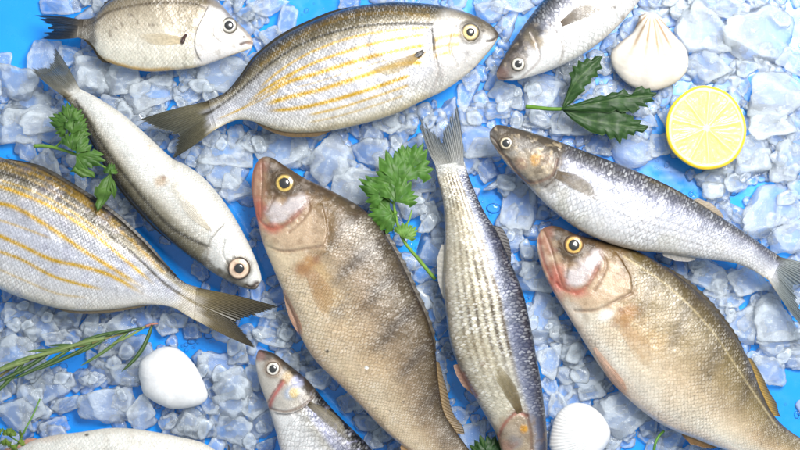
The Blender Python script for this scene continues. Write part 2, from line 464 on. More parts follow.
    def edgefin(s, name, side, s0, s1, width, c0, c1, rays=14, alpha=(0.95, 0.8), lean=0.6, shape=None, zoff=0.0, spiky=0.0, inset=2.0, darkray=.22, bend=0.0015):
        E, O = (s.D, s.V) if side == 'D' else (s.V, s.D)
        n = rays * 7 + 1
        ii = np.linspace(s0, s1, n) * (s.N - 1)
        base = np.stack([np.interp(ii, np.arange(s.N), E[:, k]) for k in (0, 1)], 1)
        opp = np.stack([np.interp(ii, np.arange(s.N), O[:, k]) for k in (0, 1)], 1)
        out = base - opp; out /= np.linalg.norm(out, axis=1)[:, None]
        tan = np.gradient(base, axis=0); tan /= np.linalg.norm(tan, axis=1)[:, None]
        q = np.linspace(0, 1, n)
        shp = np.interp(q, *(shape or ([0, .15, .5, .85, 1], [0.15, .9, 1, .8, .2])))
        sp = 1 - spiky * np.abs(np.sin(np.pi * q * rays))
        Lh = width * shp * sp
        r = np.linspace(0, 1, 14)
        P = base[:, None, :] - out[:, None, :] * inset + (out[:, None, :] * (Lh + inset)[:, None, None] + tan[:, None, :] * (Lh * lean)[:, None, None]) * r[None, :, None]
        z = s.zc + zoff + 0.0002 + 0.00018 * min(1, (width / 9) ** 2) * np.cos(2 * np.pi * q * rays)[:, None] - bend * r[None, :] + 0 * q[:, None]
        c = (lin(c0) * (1 - r[:, None]) + lin(c1) * r[:, None])[None] * np.ones((n, 1, 1))
        rw = (0.5 + 0.5 * np.cos(2 * np.pi * q * rays))[:, None] * np.ones((1, 14))
        c = c * (1 - darkray * rw[..., None])
        al = alpha[0] + (alpha[1] - alpha[0]) * r[None, :] + 0.2 * rw
        return s.sheet(name, P, z, c, np.clip(al, 0, 1))
KEY = ((0.40, 0.44, 1.0), 0.5, 24.0); AMB = 0.60; EXPO = 0.08

# ------------------------------------------------------------------ the fish
EY_SALEMA = [(0, (150, 120, 60)), (.42, (165, 125, 55)), (.5, (225, 205, 130)), (.68, (222, 205, 150)), (.8, (165, 145, 105)), (.9, (90, 80, 62)), (1, (60, 52, 42))]
EY_PALE = [(0, (120, 120, 120)), (.48, (150, 148, 145)), (.56, (196, 192, 184)), (.72, (206, 200, 190)), (.82, (150, 142, 128)), (.93, (95, 88, 75)), (1, (70, 62, 50))]
EY_PERCH = [(0, (70, 52, 26)), (.5, (92, 70, 32)), (.58, (196, 164, 78)), (.72, (206, 178, 98)), (.8, (120, 94, 50)), (.93, (75, 62, 40)), (1, (60, 48, 32))]
EY_BOGUE = [(0, (60, 50, 45)), (.42, (120, 95, 80)), (.5, (200, 170, 145)), (.78, (215, 190, 165)), (.88, (130, 105, 85)), (.95, (50, 42, 34)), (1, (60, 52, 42))]

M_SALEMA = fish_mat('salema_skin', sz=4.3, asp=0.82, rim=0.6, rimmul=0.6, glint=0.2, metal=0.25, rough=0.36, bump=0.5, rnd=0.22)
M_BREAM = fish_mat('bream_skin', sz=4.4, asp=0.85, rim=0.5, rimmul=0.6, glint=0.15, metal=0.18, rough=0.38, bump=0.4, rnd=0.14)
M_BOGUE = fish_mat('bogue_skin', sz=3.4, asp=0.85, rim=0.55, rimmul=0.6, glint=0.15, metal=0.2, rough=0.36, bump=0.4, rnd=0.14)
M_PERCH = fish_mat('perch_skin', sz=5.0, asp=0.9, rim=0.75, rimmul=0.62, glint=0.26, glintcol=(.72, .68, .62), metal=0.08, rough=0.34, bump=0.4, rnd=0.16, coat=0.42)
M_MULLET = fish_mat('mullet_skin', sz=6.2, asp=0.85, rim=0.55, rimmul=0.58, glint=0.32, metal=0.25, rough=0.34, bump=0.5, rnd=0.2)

# --- striped bream, top centre
f = Fish('striped_bream', 'large gold-striped silver bream lying whole across the top, right of the small plain bream', (499, 34),
    [(490, 24), (470, 13.5), (440, 5.5), (410, 2.5), (380, 3), (345, 9), (310, 22.5), (280, 38), (255, 58), (240, 78), (226, 92), (204, 102)],
    [(496, 42), (487, 54), (470, 72), (445, 90), (420, 102), (400, 112), (370, 122), (335, 130), (305, 133), (280, 131), (255, 122), (240, 119.5), (226, 124), (213, 131)],
    k=0.19, zc=0.026, N=470, M=190, head=0.19, group='gold-striped breams', seed=3,
    grad=[(0, (44, 38, 28)), (.05, (68, 58, 38)), (.13, (104, 92, 64)), (.2, (150, 140, 118)), (.3, (178, 176, 176)), (.5, (194, 194, 200)), (.75, (214, 212, 214)), (.92, (230, 225, 216)), (1, (215, 200, 165))])
LL = [(432, 25), (390, 25), (345, 31), (305, 44), (275, 62), (250, 83), (227, 101), (208, 114)]
f.poly([(500, 30), (470, 12), (445, 6), (434, 28), (434, 60), (425, 90), (440, 95), (470, 74), (498, 44)], (212, 208, 203), 0.75, 14)
f.blob((486, 24), 25, (84, 72, 50), .9, ang=35, ry=9.5, soft=1.3)
f.blob((462, 12), 24, (120, 106, 76), .6, ang=20, ry=7, soft=1.4)
for p, c, st in (([(428, 17), (385, 14), (345, 19), (300, 38), (262, 66)], (150, 120, 45), .5), ([(428, 11), (385, 8.5), (345, 14), (302, 32)], (140, 112, 45), .4)):
    f.line(p, 2.6, c, st, rag=1.2)
f.line(LL, 2.0, (58, 50, 34), .9, -.4, rag=.5)
GY = (206, 166, 22)
for p, w_, st in (
    ([(428, 36), (390, 42), (355, 51), (312, 66), (275, 85), (245, 105)], 3.0, .75),
    ([(428, 46), (390, 54), (350, 65), (315, 76), (288, 84), (262, 98)], 4.2, .95),
    ([(424, 64), (400, 66), (365, 77), (325, 90), (288, 99), (262, 107)], 4.4, .95),
    ([(412, 76), (375, 89), (335, 101), (300, 109), (265, 112)], 3.6, .85),
    ([(410, 86), (375, 98), (340, 109), (305, 117)], 2.6, .6),
    ([(405, 96), (370, 108), (335, 118), (305, 124)], 2.2, .38),
    ([(432, 29), (395, 32), (350, 40), (310, 55), (280, 73), (255, 94)], 2.4, .6), ([(428, 54), (400, 58), (360, 70), (320, 83), (285, 92)], 1.8, .35), ([(400, 82), (360, 95), (325, 105), (290, 111)], 1.6, .3), ([(300, 72), (270, 92), (240, 110), (215, 120)], 2.0, .45), ([(280, 92), (255, 104), (230, 114)], 2.0, .45)):
    f.line(p, w_ * .72, GY, min(1, st * 1.25), rag=.25, fade=(.04, .14))
for p in ([(458, 36), (446, 38), (436, 41)], [(457, 45), (444, 47), (433, 50)], [(450, 54), (436, 57)]):
    f.line(p, 3.6, (196, 158, 54), .75, rag=.8)
f.step([(433, 100), (436, 82), (434, 62), (433, 44), (434, 26)][::1], 0.9, 5, (110, 98, 80), .0)
f.line([(431, 28), (433, 42), (434, 55)], 1.6, (60, 52, 42), .9, -.8, fade=(.1, .15))
f.line([(434, 55), (438, 75), (430, 96)], 1.6, (190, 182, 176), .6, -.8)
f.line([(455, 26), (450, 50), (458, 68)], 1.4, (190, 182, 172), .4, -.6)
f.line([(498, 37), (492, 41), (487, 42)], 1.6, (92, 78, 66), .9, -1.0)
f.blob((497.5, 33), 4, (84, 72, 58), .9)
f.blob((483, 31.5), 2, (60, 50, 40), .8, ry=1.3)
f.blob((470, 33.5), 11.5, (88, 78, 60), .75, dd=.7, soft=.5, rag=.2)
f.blob((419, 57), 7, (130, 104, 52), .7, ang=-20, ry=4)
f.speckle((120, 110, 110), .12, .68, .35, 2)
f.build(M_SALEMA)
f.eye((470, 33.5), 9.2, EY_SALEMA, .44)
f.tail((135, 121), (176, 136), (170, 160), (124, 116, 88), (84, 86, 78), rays=26, alpha=(1, .82), fray=.06, e=1.25)
f.blade('pectoral_fin', (421, 56), (366, 78), 14, (186, 148, 62), (212, 198, 150), alpha=(.8, .3), bend=2, rays=11, root=.3, peak=.5)
f.blade('pectoral_spot', (423, 53), (414, 60), 6, (50, 42, 34), (40, 34, 28), alpha=(1, 1), rays=2, root=.6, peak=.4, lift=.0012)
f.edgefin('anal_fin', 'V', .62, .86, 4.5, (150, 122, 84), (110, 90, 62), lean=.9)
f.edgefin('dorsal_fin', 'D', .45, .93, 3.2, (74, 64, 44), (40, 36, 28), rays=40, lean=1.2, darkray=.08, alpha=(1, 1), zoff=-.0008)

# --- striped bream, left edge
f = Fish('striped_bream', 'large gold-striped silver bream cut by the left edge, dark tail towards the middle', (-149, 163),
    [(-144, 150), (-125, 139), (-95, 134), (-50, 140), (0, 157), (39, 168), (73, 187), (112, 213), (142, 240), (166, 266), (184, 282), (201, 288)],
    [(-146, 174), (-130, 192), (-95, 226), (-50, 263), (0, 289), (39, 303.5), (73, 310.5), (108, 310), (147, 305), (171, 307), (186, 315), (198, 322)],
    k=0.17, zc=0.025, N=480, M=210, head=0.19, group='gold-striped breams', seed=8,
    grad=[(0, (50, 44, 34)), (.05, (86, 78, 62)), (.13, (122, 114, 98)), (.19, (150, 142, 122)), (.28, (180, 179, 182)), (.5, (196, 197, 206)), (.75, (214, 213, 216)), (.93, (232, 227, 220)), (1, (205, 196, 178))])
LL = [(-60, 164), (0, 172), (39, 186), (73, 206), (104, 227), (137, 256), (166, 284), (196, 304)]
for p, st in (([(-30, 156), (10, 166), (50, 181), (90, 206), (130, 238), (165, 272)], .8), ([(-30, 150), (10, 160), (45, 173), (80, 194), (120, 225)], .6), ([(-20, 163), (10, 170), (45, 186), (80, 208)], .5)):
    f.line(p, 2.2, (186, 150, 50), st * .75, rag=1.6)
f.line(LL, 2.2, (66, 56, 36), .9, -.4, rag=.5)
for p, w_, st in (
    ([(-40, 178), (0, 186), (30, 196), (60, 210), (95, 233), (130, 262), (160, 288)], 3.4, .8),
    ([(-40, 196), (0, 203), (20, 208), (50, 225), (85, 249), (115, 268), (150, 291)], 4.2, .92),
    ([(-40, 222), (0, 234), (25, 245), (55, 259), (85, 266), (115, 276), (150, 297)], 4.0, .85),
    ([(-40, 237), (0, 250), (25, 259), (55, 275), (80, 283), (110, 290)], 3.4, .75),
    ([(-40, 254), (0, 268), (30, 281), (60, 293), (95, 298)], 2.6, .35),
    ([(-40, 210), (0, 219), (25, 227), (60, 240)], 2.4, .45),
    ([(0, 179), (40, 193), (80, 215), (120, 246)], 2.0, .45)):
    f.line(p, w_ * .7, GY, min(1, st * 1.25), rag=.3, fade=(.03, .14))
f.speckle((150, 146, 170), .1, .62, .3, 2)
f.speckle((110, 100, 96), .16, .72, .4, 5)
f.blob((192, 305), 16, (190, 170, 120), .4, ang=25)
f.build(M_SALEMA)
f.tail((284, 308), (236, 322), (259, 350), (118, 102, 62), (56, 52, 40), rays=26, alpha=(1, .9), fray=.05, e=1.2, droop=0.0, darkray=.5)
f.eye((-120, 165), 10, EY_SALEMA, .44)
f.blade('pectoral_fin', (-72, 206), (-12, 240), 16, (186, 148, 62), (212, 198, 150), alpha=(.8, .3), bend=-2, rays=11)
f.edgefin('anal_fin', 'V', .63, .87, 3.0, (170, 152, 122), (110, 96, 74), lean=1.0)
f.edgefin('pelvic_fin', 'V', .34, .47, 15, (120, 116, 110), (58, 56, 54), lean=1.6, rays=8, shape=([0, .3, .7, 1], [.6, 1, .7, .1]))
f.edgefin('dorsal_fin', 'D', .42, .93, 3.2, (70, 60, 42), (42, 38, 30), rays=40, lean=1.2, darkray=.08, alpha=(1, 1), zoff=-.0008)

# --- plain silver bream, top left
f = Fish('silver_bream', 'small plain silver bream with dark frayed tail cut by the top edge', (253.5, 41.5),
    [(248, 32.5), (233, 17.5), (216, 0), (196, -9), (165, -16), (138, -12), (113, -1), (101, 9), (95, 16), (89, 18.5), (79, 19)],
    [(251, 48), (240, 52.5), (230, 56), (200, 66.5), (175, 70), (151, 71.5), (131, 69), (110.5, 63), (100, 56), (93, 46), (87, 40.5), (77, 37.5)],
    k=0.2, zc=0.024, N=380, M=150, head=0.3, seed=14,
    grad=[(0, (100, 88, 68)), (.12, (132, 120, 98)), (.3, (180, 168, 148)), (.5, (210, 200, 182)), (.75, (234, 228, 214)), (.95, (240, 234, 218)), (1, (226, 196, 140))])
f.line([(214, 11), (195, 5), (170, 4), (145, 6), (125, 9), (108, 14), (96, 22), (84, 27)], 2.2, (92, 78, 58), .8, -.3)
f.poly([(256, 40), (236, 18), (216, -2), (205, 12), (200, 30), (196, 48), (202, 66), (235, 55)], (232, 228, 226), .9, 8, sil=.6)
f.poly([(253, 40), (236, 19), (216, -2), (206, -4), (208, 6), (222, 12), (236, 26), (246, 36)], (118, 104, 84), .75, 5)
f.step([(203, 64), (197, 50), (198, 34), (205, 18), (210, 6)][::-1], 1.0, 5, (150, 138, 122), .35)
f.line([(222, 44), (214, 36), (216, 22)], 1.5, (205, 196, 188), .5, -.7)
f.line([(252, 43.5), (246, 43), (241, 45)], 1.8, (95, 72, 62), .9, -1.2)
f.blob((250, 40.5), 4, (190, 160, 140), .5)
f.blob((244, 37.5), 1.3, (60, 50, 42), .8)
f.blob((230, 26.4), 10, (190, 182, 172), .6, dd=.8, soft=.5, rag=.2)
f.poly([(95, 12), (96, 44), (76, 40), (76, 16)], (78, 70, 62), .75, 6)
for c, r, a in (((133, 17), 4, 20), ((124, 26), 3, 60), ((154, 27), 3.5, 0), ((118, 30), 3, 30), ((186, 33), 3, 0), ((140, 24), 2.5, 90), ((175, 25), 2.5, 40), ((112, 35), 3.4, 80)):
    f.blob(c, r, (130, 118, 104), .55, ang=a, ry=r * .5)
f.speckle((150, 138, 118), .15, .66, .4, 3)
f.line([(104, 59), (120, 66), (150, 71), (178, 70)], 3.0, (222, 172, 70), .6, rag=.8, fade=(.2, .2))
f.build(M_BREAM)
f.eye((230, 26.4), 8.2, EY_PALE, .55, lift=.3)
f.tail((34, 15), (45, 27), (36, 38), (70, 70, 72), (50, 62, 78), rays=18, alpha=(1, .6), fray=.22, e=1.3)
f.blade('pectoral_fin', (186, 42), (136, 40), 12, (214, 196, 160), (216, 206, 186), alpha=(.9, .5), rays=11, root=.45, peak=.4, darkray=.15)
f.blade('pectoral_spot', (188.5, 36), (184, 48), 4.5, (78, 44, 36), (52, 34, 30), alpha=(1, 1), rays=2, root=.5, peak=.5, lift=.0013, bend=-1.5)
f.edgefin('anal_fin', 'V', .78, .96, 3.6, (110, 88, 40), (60, 50, 30), lean=.8)
f.edgefin('dorsal_fin', 'D', .5, .9, 5.5, (96, 88, 76), (70, 66, 62), rays=13, lean=.9, spiky=.45)

# --- slim silver fish, left
f = Fish('big_eyed_silver_fish', 'slim silver white fish with a big pinkish eye slanting across the left side', (259.5, 284),
    [(254, 289.5), (237, 285.5), (211, 271.5), (182, 251), (153, 225), (127, 196), (107, 167), (89, 135), (76, 112), (63, 96)],
    [(261.5, 278), (257, 262), (245, 236), (228, 207), (205, 179), (186, 165), (172, 158), (150, 138), (124, 115), (98, 98), (78, 88)],
    k=0.27, zc=0.023, N=430, M=150, head=0.17, seed=21, hk=.035,
    grad=[(0, (74, 68, 54)), (.06, (88, 82, 66)), (.16, (130, 122, 102)), (.27, (158, 151, 134)), (.35, (210, 204, 192)), (.5, (232, 230, 224)), (.8, (236, 234, 228)), (1, (226, 222, 212))])
f.line([(76, 101), (92, 126), (107, 150), (135.5, 187), (170, 225), (195, 240), (212, 247)], 2.8, (70, 62, 46), .9, -.3, rag=.5)
f.poly([(262, 284), (245, 234), (228, 226), (214, 240), (206, 262), (214, 274), (240, 288)], (226, 224, 220), .8, 8)
f.poly([(254, 291), (236, 287), (208, 270), (200, 262), (207, 258), (222, 268), (238, 280), (252, 285)], (88, 80, 62), .75, 5)
f.speckle((84, 76, 58), .2, .58, .7, 3, region=sstep(.42, .2, f.VV) * f.headm)
f.step([(228, 222), (214, 238), (210, 252), (208, 266)], -1.0, 5, (120, 112, 96), .5)
f.line([(226, 240), (224, 254), (232, 268)], 1.6, (186, 180, 170), .5, -.6)
f.line([(258, 283), (252, 287), (247, 285)], 1.6, (70, 56, 50), .9, -1)
f.blob((256.5, 284), 4, (96, 84, 76), .8)
f.blob((240, 268), 13.5, (96, 84, 66), .8, dd=.9, soft=.4, rag=.2)
f.blob((163, 181), 6, (188, 156, 118), .6, soft=1.4, rag=1)
f.blob((166, 178), 2.5, (150, 110, 80), .5)
f.blob((211, 229), 4, (108, 98, 92), .7, ang=40, ry=2)
f.blob((150, 148), 3, (206, 176, 148), .5)
f.line([(208, 226), (190, 205), (178, 188)], 9, (222, 212, 194), .6, .6)
f.build(M_BOGUE)
f.eye((240, 268), 11.3, EY_BOGUE, .42, pc=(.5, 0), lift=.3)
f.tail((28, 67), (45, 66), (53, 46), (140, 136, 122), (112, 116, 108), rays=20, alpha=(.95, .5), fray=.1, e=1.1)
f.blade('pectoral_fin', (211, 229), (178, 196), 12, (214, 204, 184), (224, 218, 206), alpha=(.8, .4), rays=9, darkray=.12)
f.edgefin('dorsal_fin', 'D', .35, .9, 2.5, (66, 58, 44), (50, 46, 38), rays=40, lean=1.2, darkray=.08, alpha=(1, 1), zoff=-.0008)

# --- the two perch
def perch_head(f, T):
    """T maps the first perch's photo pixels to this fish's"""
    f.poly([T(258, 157), T(283, 164), T(318, 188), T(324, 205), T(322, 246), T(268, 244), T(256, 222), T(252, 190)], (160, 134, 108), .75, 20, msk=0, sil=.2)
    f.poly([T(258, 157), T(283, 162), T(330, 190), T(328, 206), T(306, 196), T(285, 198), T(272, 196), T(266, 176)], (72, 58, 43), .92, 14)
    f.poly([T(312, 198), T(330, 200), T(334, 226), T(328, 250), T(314, 250), T(308, 226)], (128, 106, 74), .75, 14)
    f.blob(T(318, 222), 6, (84, 66, 46), .6, ry=12, rag=1.2)
    f.poly([T(262, 157), T(255, 166), T(251, 190), T(256, 218), T(263, 212), T(262, 186), T(266, 164)], (178, 128, 112), .6, 12)
    f.poly([T(270, 204), T(288, 200), T(306, 194), T(310, 204), T(292, 220), T(274, 222), T(266, 214)], (206, 198, 198), .9, 8, dd=1.2, sil=1.0)
    f.poly([T(262, 232), T(280, 230), T(300, 216), T(316, 210), T(322, 246), T(290, 250), T(266, 244)], (206, 184, 160), .75, 14, dd=.8, sil=.6)
    f.speckle((120, 96, 70), .12, .6, .4, 4, region=f.headm)
    f.speckle((226, 214, 204), .15, .64, .3, 6, region=f.headm)
    f.line([T(256, 212), T(262, 222), T(274, 229), T(290, 222), T(302, 210), T(312, 200)], 2.6, (146, 90, 74), .6, -1.2, rag=.8, fade=(.05, .3))
    f.blob(T(258, 214), 8, (186, 96, 84), .65, ry=13, rag=.8, soft=1.5); f.blob(T(272, 228), 11, (188, 108, 94), .6, ang=10, ry=5, rag=.8, soft=1.5); f.blob(T(296, 216), 9, (170, 120, 100), .35, ang=-40, ry=4, rag=.8, soft=1.5)
    f.line([T(308, 198), T(310, 210), T(302, 222), T(290, 232)], 2.0, (126, 96, 76), .5, -1.0, rag=.8)
    f.line([T(258, 160), T(254, 172), T(252.5, 190), T(254, 208)], 2.4, (150, 84, 74), .6, -.6)
    f.line([T(262, 160), T(263, 178), T(262, 200), T(262, 218)], 1.6, (116, 84, 70), .4, -.7)
    f.line([T(266, 246), T(284, 251), T(304, 249), T(324, 246)], 2.0, (120, 92, 72), .5, -1.2)
    f.step([T(324, 246), T(328, 232), T(326, 216), T(322, 202)], 1.2, 6, (104, 78, 58), .3)
    f.line([T(276, 194), T(272, 204), T(268, 212)], 2, (128, 104, 86), .6, -.6)
    f.blob(T(275, 178), 2, (62, 48, 38), .8, ry=1.3)
    f.blob(T(272, 172), 1.6, (62, 48, 38), .7)
    f.blob(T(285.4, 183.4), 13, (98, 82, 62), .75, dd=1.0, soft=.5, rag=.2)
    f.blob(T(309, 266), 13, (132, 78, 52), .7, ang=-35, ry=7, rag=1.2, msk=0, soft=1.3)
    f.poly([T(300, 262), T(318, 258), T(338, 300), T(322, 308)], (198, 164, 110), .4, 18)
PG = [(0, (66, 56, 42)), (.06, (88, 75, 55)), (.2, (114, 97, 74)), (.4, (152, 133, 110)), (.6, (188, 169, 142)), (.76, (214, 197, 172)), (.88, (226, 208, 180)), (1, (222, 196, 170))]
f = Fish('brown_perch', 'brown perch with mouth up and dark faint bars, in the middle beside the parsley sprig', (259, 159.5),
    [(265, 156.6), (273, 158.3), (283, 164.5), (305.5, 178.5), (333, 191.5), (361, 207.5), (380, 227), (399, 258), (414, 290), (426, 316), (434, 342), (439, 386), (444, 412), (455, 430), (470, 451), (490, 480)],
    [(254, 168), (251.5, 182), (252.5, 197), (256.5, 218), (263, 243), (273, 268), (283, 291), (295.5, 318), (302, 339), (316, 361), (338, 383), (361, 406), (378, 424), (398, 442), (424, 462), (466, 496)],
    k=0.2, zc=0.026, N=470, M=190, head=0.285, hk=.0, group='brown perch', seed=33, grad=PG)
T0 = lambda x, y: (x, y)
a = np.array([.56, .83]); b = np.array([.83, -.56])
def perch_body(f, O, a, b, bars, sc=1.0):
    O = np.asarray(O, float)
    for t, st in bars:
        c = O + a * t
        f.line([c + b * 62 * sc - a * 2, c + b * 35 * sc - a * 4, c + b * 8 * sc + a * 3, c - b * 18 * sc + a * 8], 9 * sc, (70, 58, 48), min(.8, st * 1.5), rag=.9, fade=(.05, .35))
    f.speckle((200, 166, 124), .03, .52, .25, 11, region=f.msk * sstep(.3, .5, f.VV))
    f.speckle((98, 84, 66), .03, .6, .22, 12, region=f.msk * sstep(.75, .4, f.VV))
    f.speckle((70, 62, 56), .3, .72, .55, 13, region=f.msk)
    f.speckle((232, 222, 206), .03, .6, .15, 14, region=f.msk)
perch_body(f, (262, 165), a, b, [(100, .4), (132, .45), (170, .4), (208, .5), (245, .45), (285, .4), (325, .35)])
f.blob((340, 310), 11, (78, 68, 62), .4, ang=-40, ry=6, rag=1.2, soft=1.6); f.blob((363, 258), 15, (74, 64, 60), .4, ang=-40, ry=7, rag=1.2, soft=1.6); f.blob((372, 345), 12, (80, 70, 60), .35, ang=-40, ry=7, rag=1.2, soft=1.6)
perch_head(f, T0)
f.line([(268, 250), (285, 296), (302, 335)], 12, (226, 212, 184), .6)
f.line([(322, 205), (350, 225), (382, 275), (408, 335), (424, 390)], 1.6, (96, 84, 66), .4, rag=.6)
f.blob((367, 366), 1.8, (250, 250, 248), .95, soft=.4, rag=0)
f.blob((328, 350), 1.6, (50, 42, 38), .8)
f.build(M_PERCH)
f.eye((285.4, 183.4), 10.4, EY_PERCH, .5, lift=.3)
f.tail((545, 515), (515, 540), (505, 575), (150, 120, 90), (120, 90, 60), rays=18)
f.blade('pectoral_fin', (309, 266), (336, 318), 22, (166, 118, 74), (196, 162, 110), alpha=(.5, .16), rays=13, root=.4, peak=.6, darkray=.2)
f.blade('pelvic_fin', (284, 290), (306, 340), 9, (222, 186, 156), (214, 160, 130), alpha=(.95, .85), rays=7, bend=-2, root=.3, darkray=.2)
f.edgefin('anal_fin', 'V', .80, .93, 15, (214, 172, 120), (206, 160, 110), lean=.9, rays=9, alpha=(.95, .8), shape=([0, .2, .6, 1], [.2, 1, .75, .2]))
f.edgefin('spiny_dorsal_fin', 'D', .30, .66, 4.5, (86, 74, 56), (58, 52, 44), rays=14, lean=1.6, spiky=.3, darkray=.1, alpha=(1, .9))
f.edgefin('soft_dorsal_fin', 'D', .68, .86, 11, (150, 122, 78), (92, 76, 52), lean=1.5, rays=20, darkray=.18, alpha=(.95, .75), shape=([0, .3, .7, 1], [.3, .8, 1, .5]))

f = Fish('brown_perch', 'paler olive perch at lower right, its back under the spotted grey mullet', (540.5, 230.5),
    [(545, 227.5), (556, 226), (577.5, 234.5), (604, 241), (635, 250), (671.5, 271), (703, 297), (729, 328), (748, 358), (762, 393), (776, 418), (800, 437.5), (840, 456)],
    [(537, 240), (537.5, 252), (543.5, 272.5), (554, 293), (567, 314), (583, 340), (604, 372), (630, 400.5), (661, 424), (698, 440), (720, 448), (760, 461), (800, 474), (826, 484)],
    k=0.2, zc=0.025, N=470, M=190, head=0.27, hk=.0, group='brown perch', seed=44,
    grad=[(0, (74, 62, 38)), (.06, (100, 86, 54)), (.2, (132, 116, 80)), (.4, (170, 152, 120)), (.6, (206, 188, 162)), (.76, (224, 212, 192)), (.88, (234, 226, 212)), (1, (226, 206, 188))])
def T1(x, y):
    # similarity taking the first perch's head to this one (eye to eye, snout to snout)
    z = complex(x - 285.4, y - 183.4)
    k = complex(578 - 541, 0) / 37 if 0 else (complex(540.5 - 572.8, 230.5 - 244.8) / complex(259 - 285.4, 159.5 - 183.4))
    k = k / abs(k) * 1.0
    w = z * k
    return (572.8 + w.real, 244.8 + w.imag)
perch_head(f, T1)
a2 = np.array([.78, .63]); b2 = np.array([.6, -.8])
perch_body(f, (540, 240), a2, b2, [(118, .25), (160, .28), (205, .25), (250, .36), (292, .25)])
f.blob((604, 314), 8, (240, 236, 232), .9, ang=-30, ry=5, msk=0)
f.line([(622, 256), (665, 285), (705, 325), (740, 375), (775, 425)], 1.4, (214, 198, 160), .5, rag=.6)
f.build(M_PERCH)
f.eye((572.8, 244.8), 10.2, [(r_, (min(255, c_[0] + 4), c_[1] - 4, c_[2])) for r_, c_ in EY_PERCH], .52, lift=.3)
f.tail((885, 462), (870, 480), (865, 505), (150, 130, 90), (120, 100, 60), rays=18)
f.blade('pectoral_fin', (617, 322), (655, 366), 22, (186, 142, 88), (206, 180, 136), alpha=(.45, .14), rays=13, root=.4, peak=.6, darkray=.2)
f.blade('pelvic_fin', (593, 347), (632, 398), 10, (226, 192, 168), (222, 178, 150), alpha=(.95, .85), rays=7, bend=-2, root=.3, darkray=.15)
f.edgefin('anal_fin', 'V', .63, .72, 7, (170, 130, 80), (120, 90, 56), lean=1.0, rays=9, alpha=(.95, .8), shape=([0, .2, .6, 1], [.2, 1, .75, .2]))
f.edgefin('spiny_dorsal_fin', 'D', .33, .62, 4.0, (92, 78, 52), (52, 46, 38), rays=14, lean=1.6, spiky=.3, darkray=.1, alpha=(1, .9))
f.edgefin('soft_dorsal_fin', 'D', .64, .80, 11, (196, 158, 74), (72, 68, 54), lean=1.7, rays=20, darkray=.2, alpha=(.95, .75), shape=([0, .3, .7, 1], [.3, .8, 1, .5]))

# --- the mullets
MG = [(0, (52, 48, 48)), (.06, (84, 78, 74)), (.14, (102, 100, 104)), (.24, (126, 127, 140)), (.36, (168, 170, 182)), (.55, (214, 214, 220)), (.8, (232, 230, 230)), (.94, (226, 222, 216)), (1, (196, 186, 172))]
f = Fish('grey_mullet', 'long bluish-scaled mullet below the lemon with its tail at the right edge', (489.5, 132),
    [(494, 126.5), (501, 125), (526.6, 131), (554.6, 140), (592, 154), (629, 168), (666.6, 184.6), (699, 203), (732, 224), (760, 243), (782, 258)],
    [(490, 139), (494, 146.5), (508, 166), (526.6, 184.6), (550, 208), (578, 229), (606, 242), (634, 250), (666.6, 253.7), (699, 258.5), (732, 262.5), (752, 270), (770, 281)],
    k=0.3, zc=0.031, N=470, M=170, head=0.235, hk=.03, group='grey mullets', seed=52, grad=MG)
f.poly([(488, 130), (500, 122), (530, 131), (560, 142), (562, 160), (556, 186), (530, 188), (506, 168), (490, 145)], (122, 113, 96), .75, 12, sil=.4)
f.poly([(488, 130), (500, 121), (530, 129), (562, 141), (560, 154), (532, 146), (508, 138), (496, 138)], (74, 64, 52), .85, 12)
f.poly([(512, 160), (530, 150), (546, 154), (552, 170), (540, 180), (524, 178)], (172, 158, 138), .8, 10, dd=1.0, sil=.7)
f.blob((534.6, 160), 5.5, (200, 152, 74), .65, rag=.8)
f.blob((520, 164), 6, (160, 122, 104), .5); f.blob((545, 160), 5, (120, 98, 84), .6)
f.speckle((84, 70, 54), .2, .58, .6, 4, region=f.headm); f.speckle((224, 206, 176), .22, .62, .6, 6, region=f.headm)
f.line([(494, 146), (506, 158), (516, 172), (530, 183), (550, 176), (556, 160)], 2.2, (124, 96, 82), .7, -1.2)
f.step([(540, 190), (553, 178), (558, 162), (556, 148)], 1.2, 5, (96, 82, 70), .5)
f.blob((505.6, 143.6), 9.5, (104, 90, 70), .7, dd=.6, soft=.5, rag=.2)
f.line([(490.5, 136), (496, 142), (501, 150)], 1.6, (90, 70, 60), .8, -1)
f.speckle((96, 98, 122), .06, .55, .4, 7, region=f.msk * sstep(.5, .3, f.VV))
f.speckle((198, 192, 170), .05, .6, .4, 8, region=f.msk * sstep(.4, .6, f.VV))
for i in range(5):
    v0 = .38 + i * .11
    f.paint(np.exp(-((f.VV - v0) / .016) ** 2) * f.msk * .28 * sstep(.35, .55, f.SS), (138, 130, 124))
f.build(M_MULLET)
f.eye((505.6, 143.6), 6.9, [(0, (90, 82, 70)), (.5, (120, 110, 92)), (.6, (196, 184, 158)), (.74, (200, 188, 162)), (.82, (120, 102, 80)), (1, (70, 60, 46))], .56, lift=.28)
f.tail((838, 274), (797, 288), (816, 342), (150, 154, 150), (132, 142, 146), rays=22, alpha=(.97, .7), e=1.1, darkray=.3, droop=.008)
f.blade('pectoral_fin', (553, 174), (602, 200), 15, (104, 84, 58), (164, 150, 124), alpha=(.9, .35), rays=11, bend=2, root=.45, peak=.35)
f.edgefin('dorsal_fin', 'D', .67, .78, 6.5, (150, 132, 106), (176, 158, 130), lean=1.5, rays=9, alpha=(.9, .6), shape=([0, .3, .7, 1], [.6, 1, .7, .2]))
f.edgefin('anal_fin', 'V', .66, .76, 6, (196, 190, 180), (206, 198, 188), lean=1.3, rays=9, alpha=(.8, .5), shape=([0, .3, .7, 1], [.5, 1, .8, .3]))

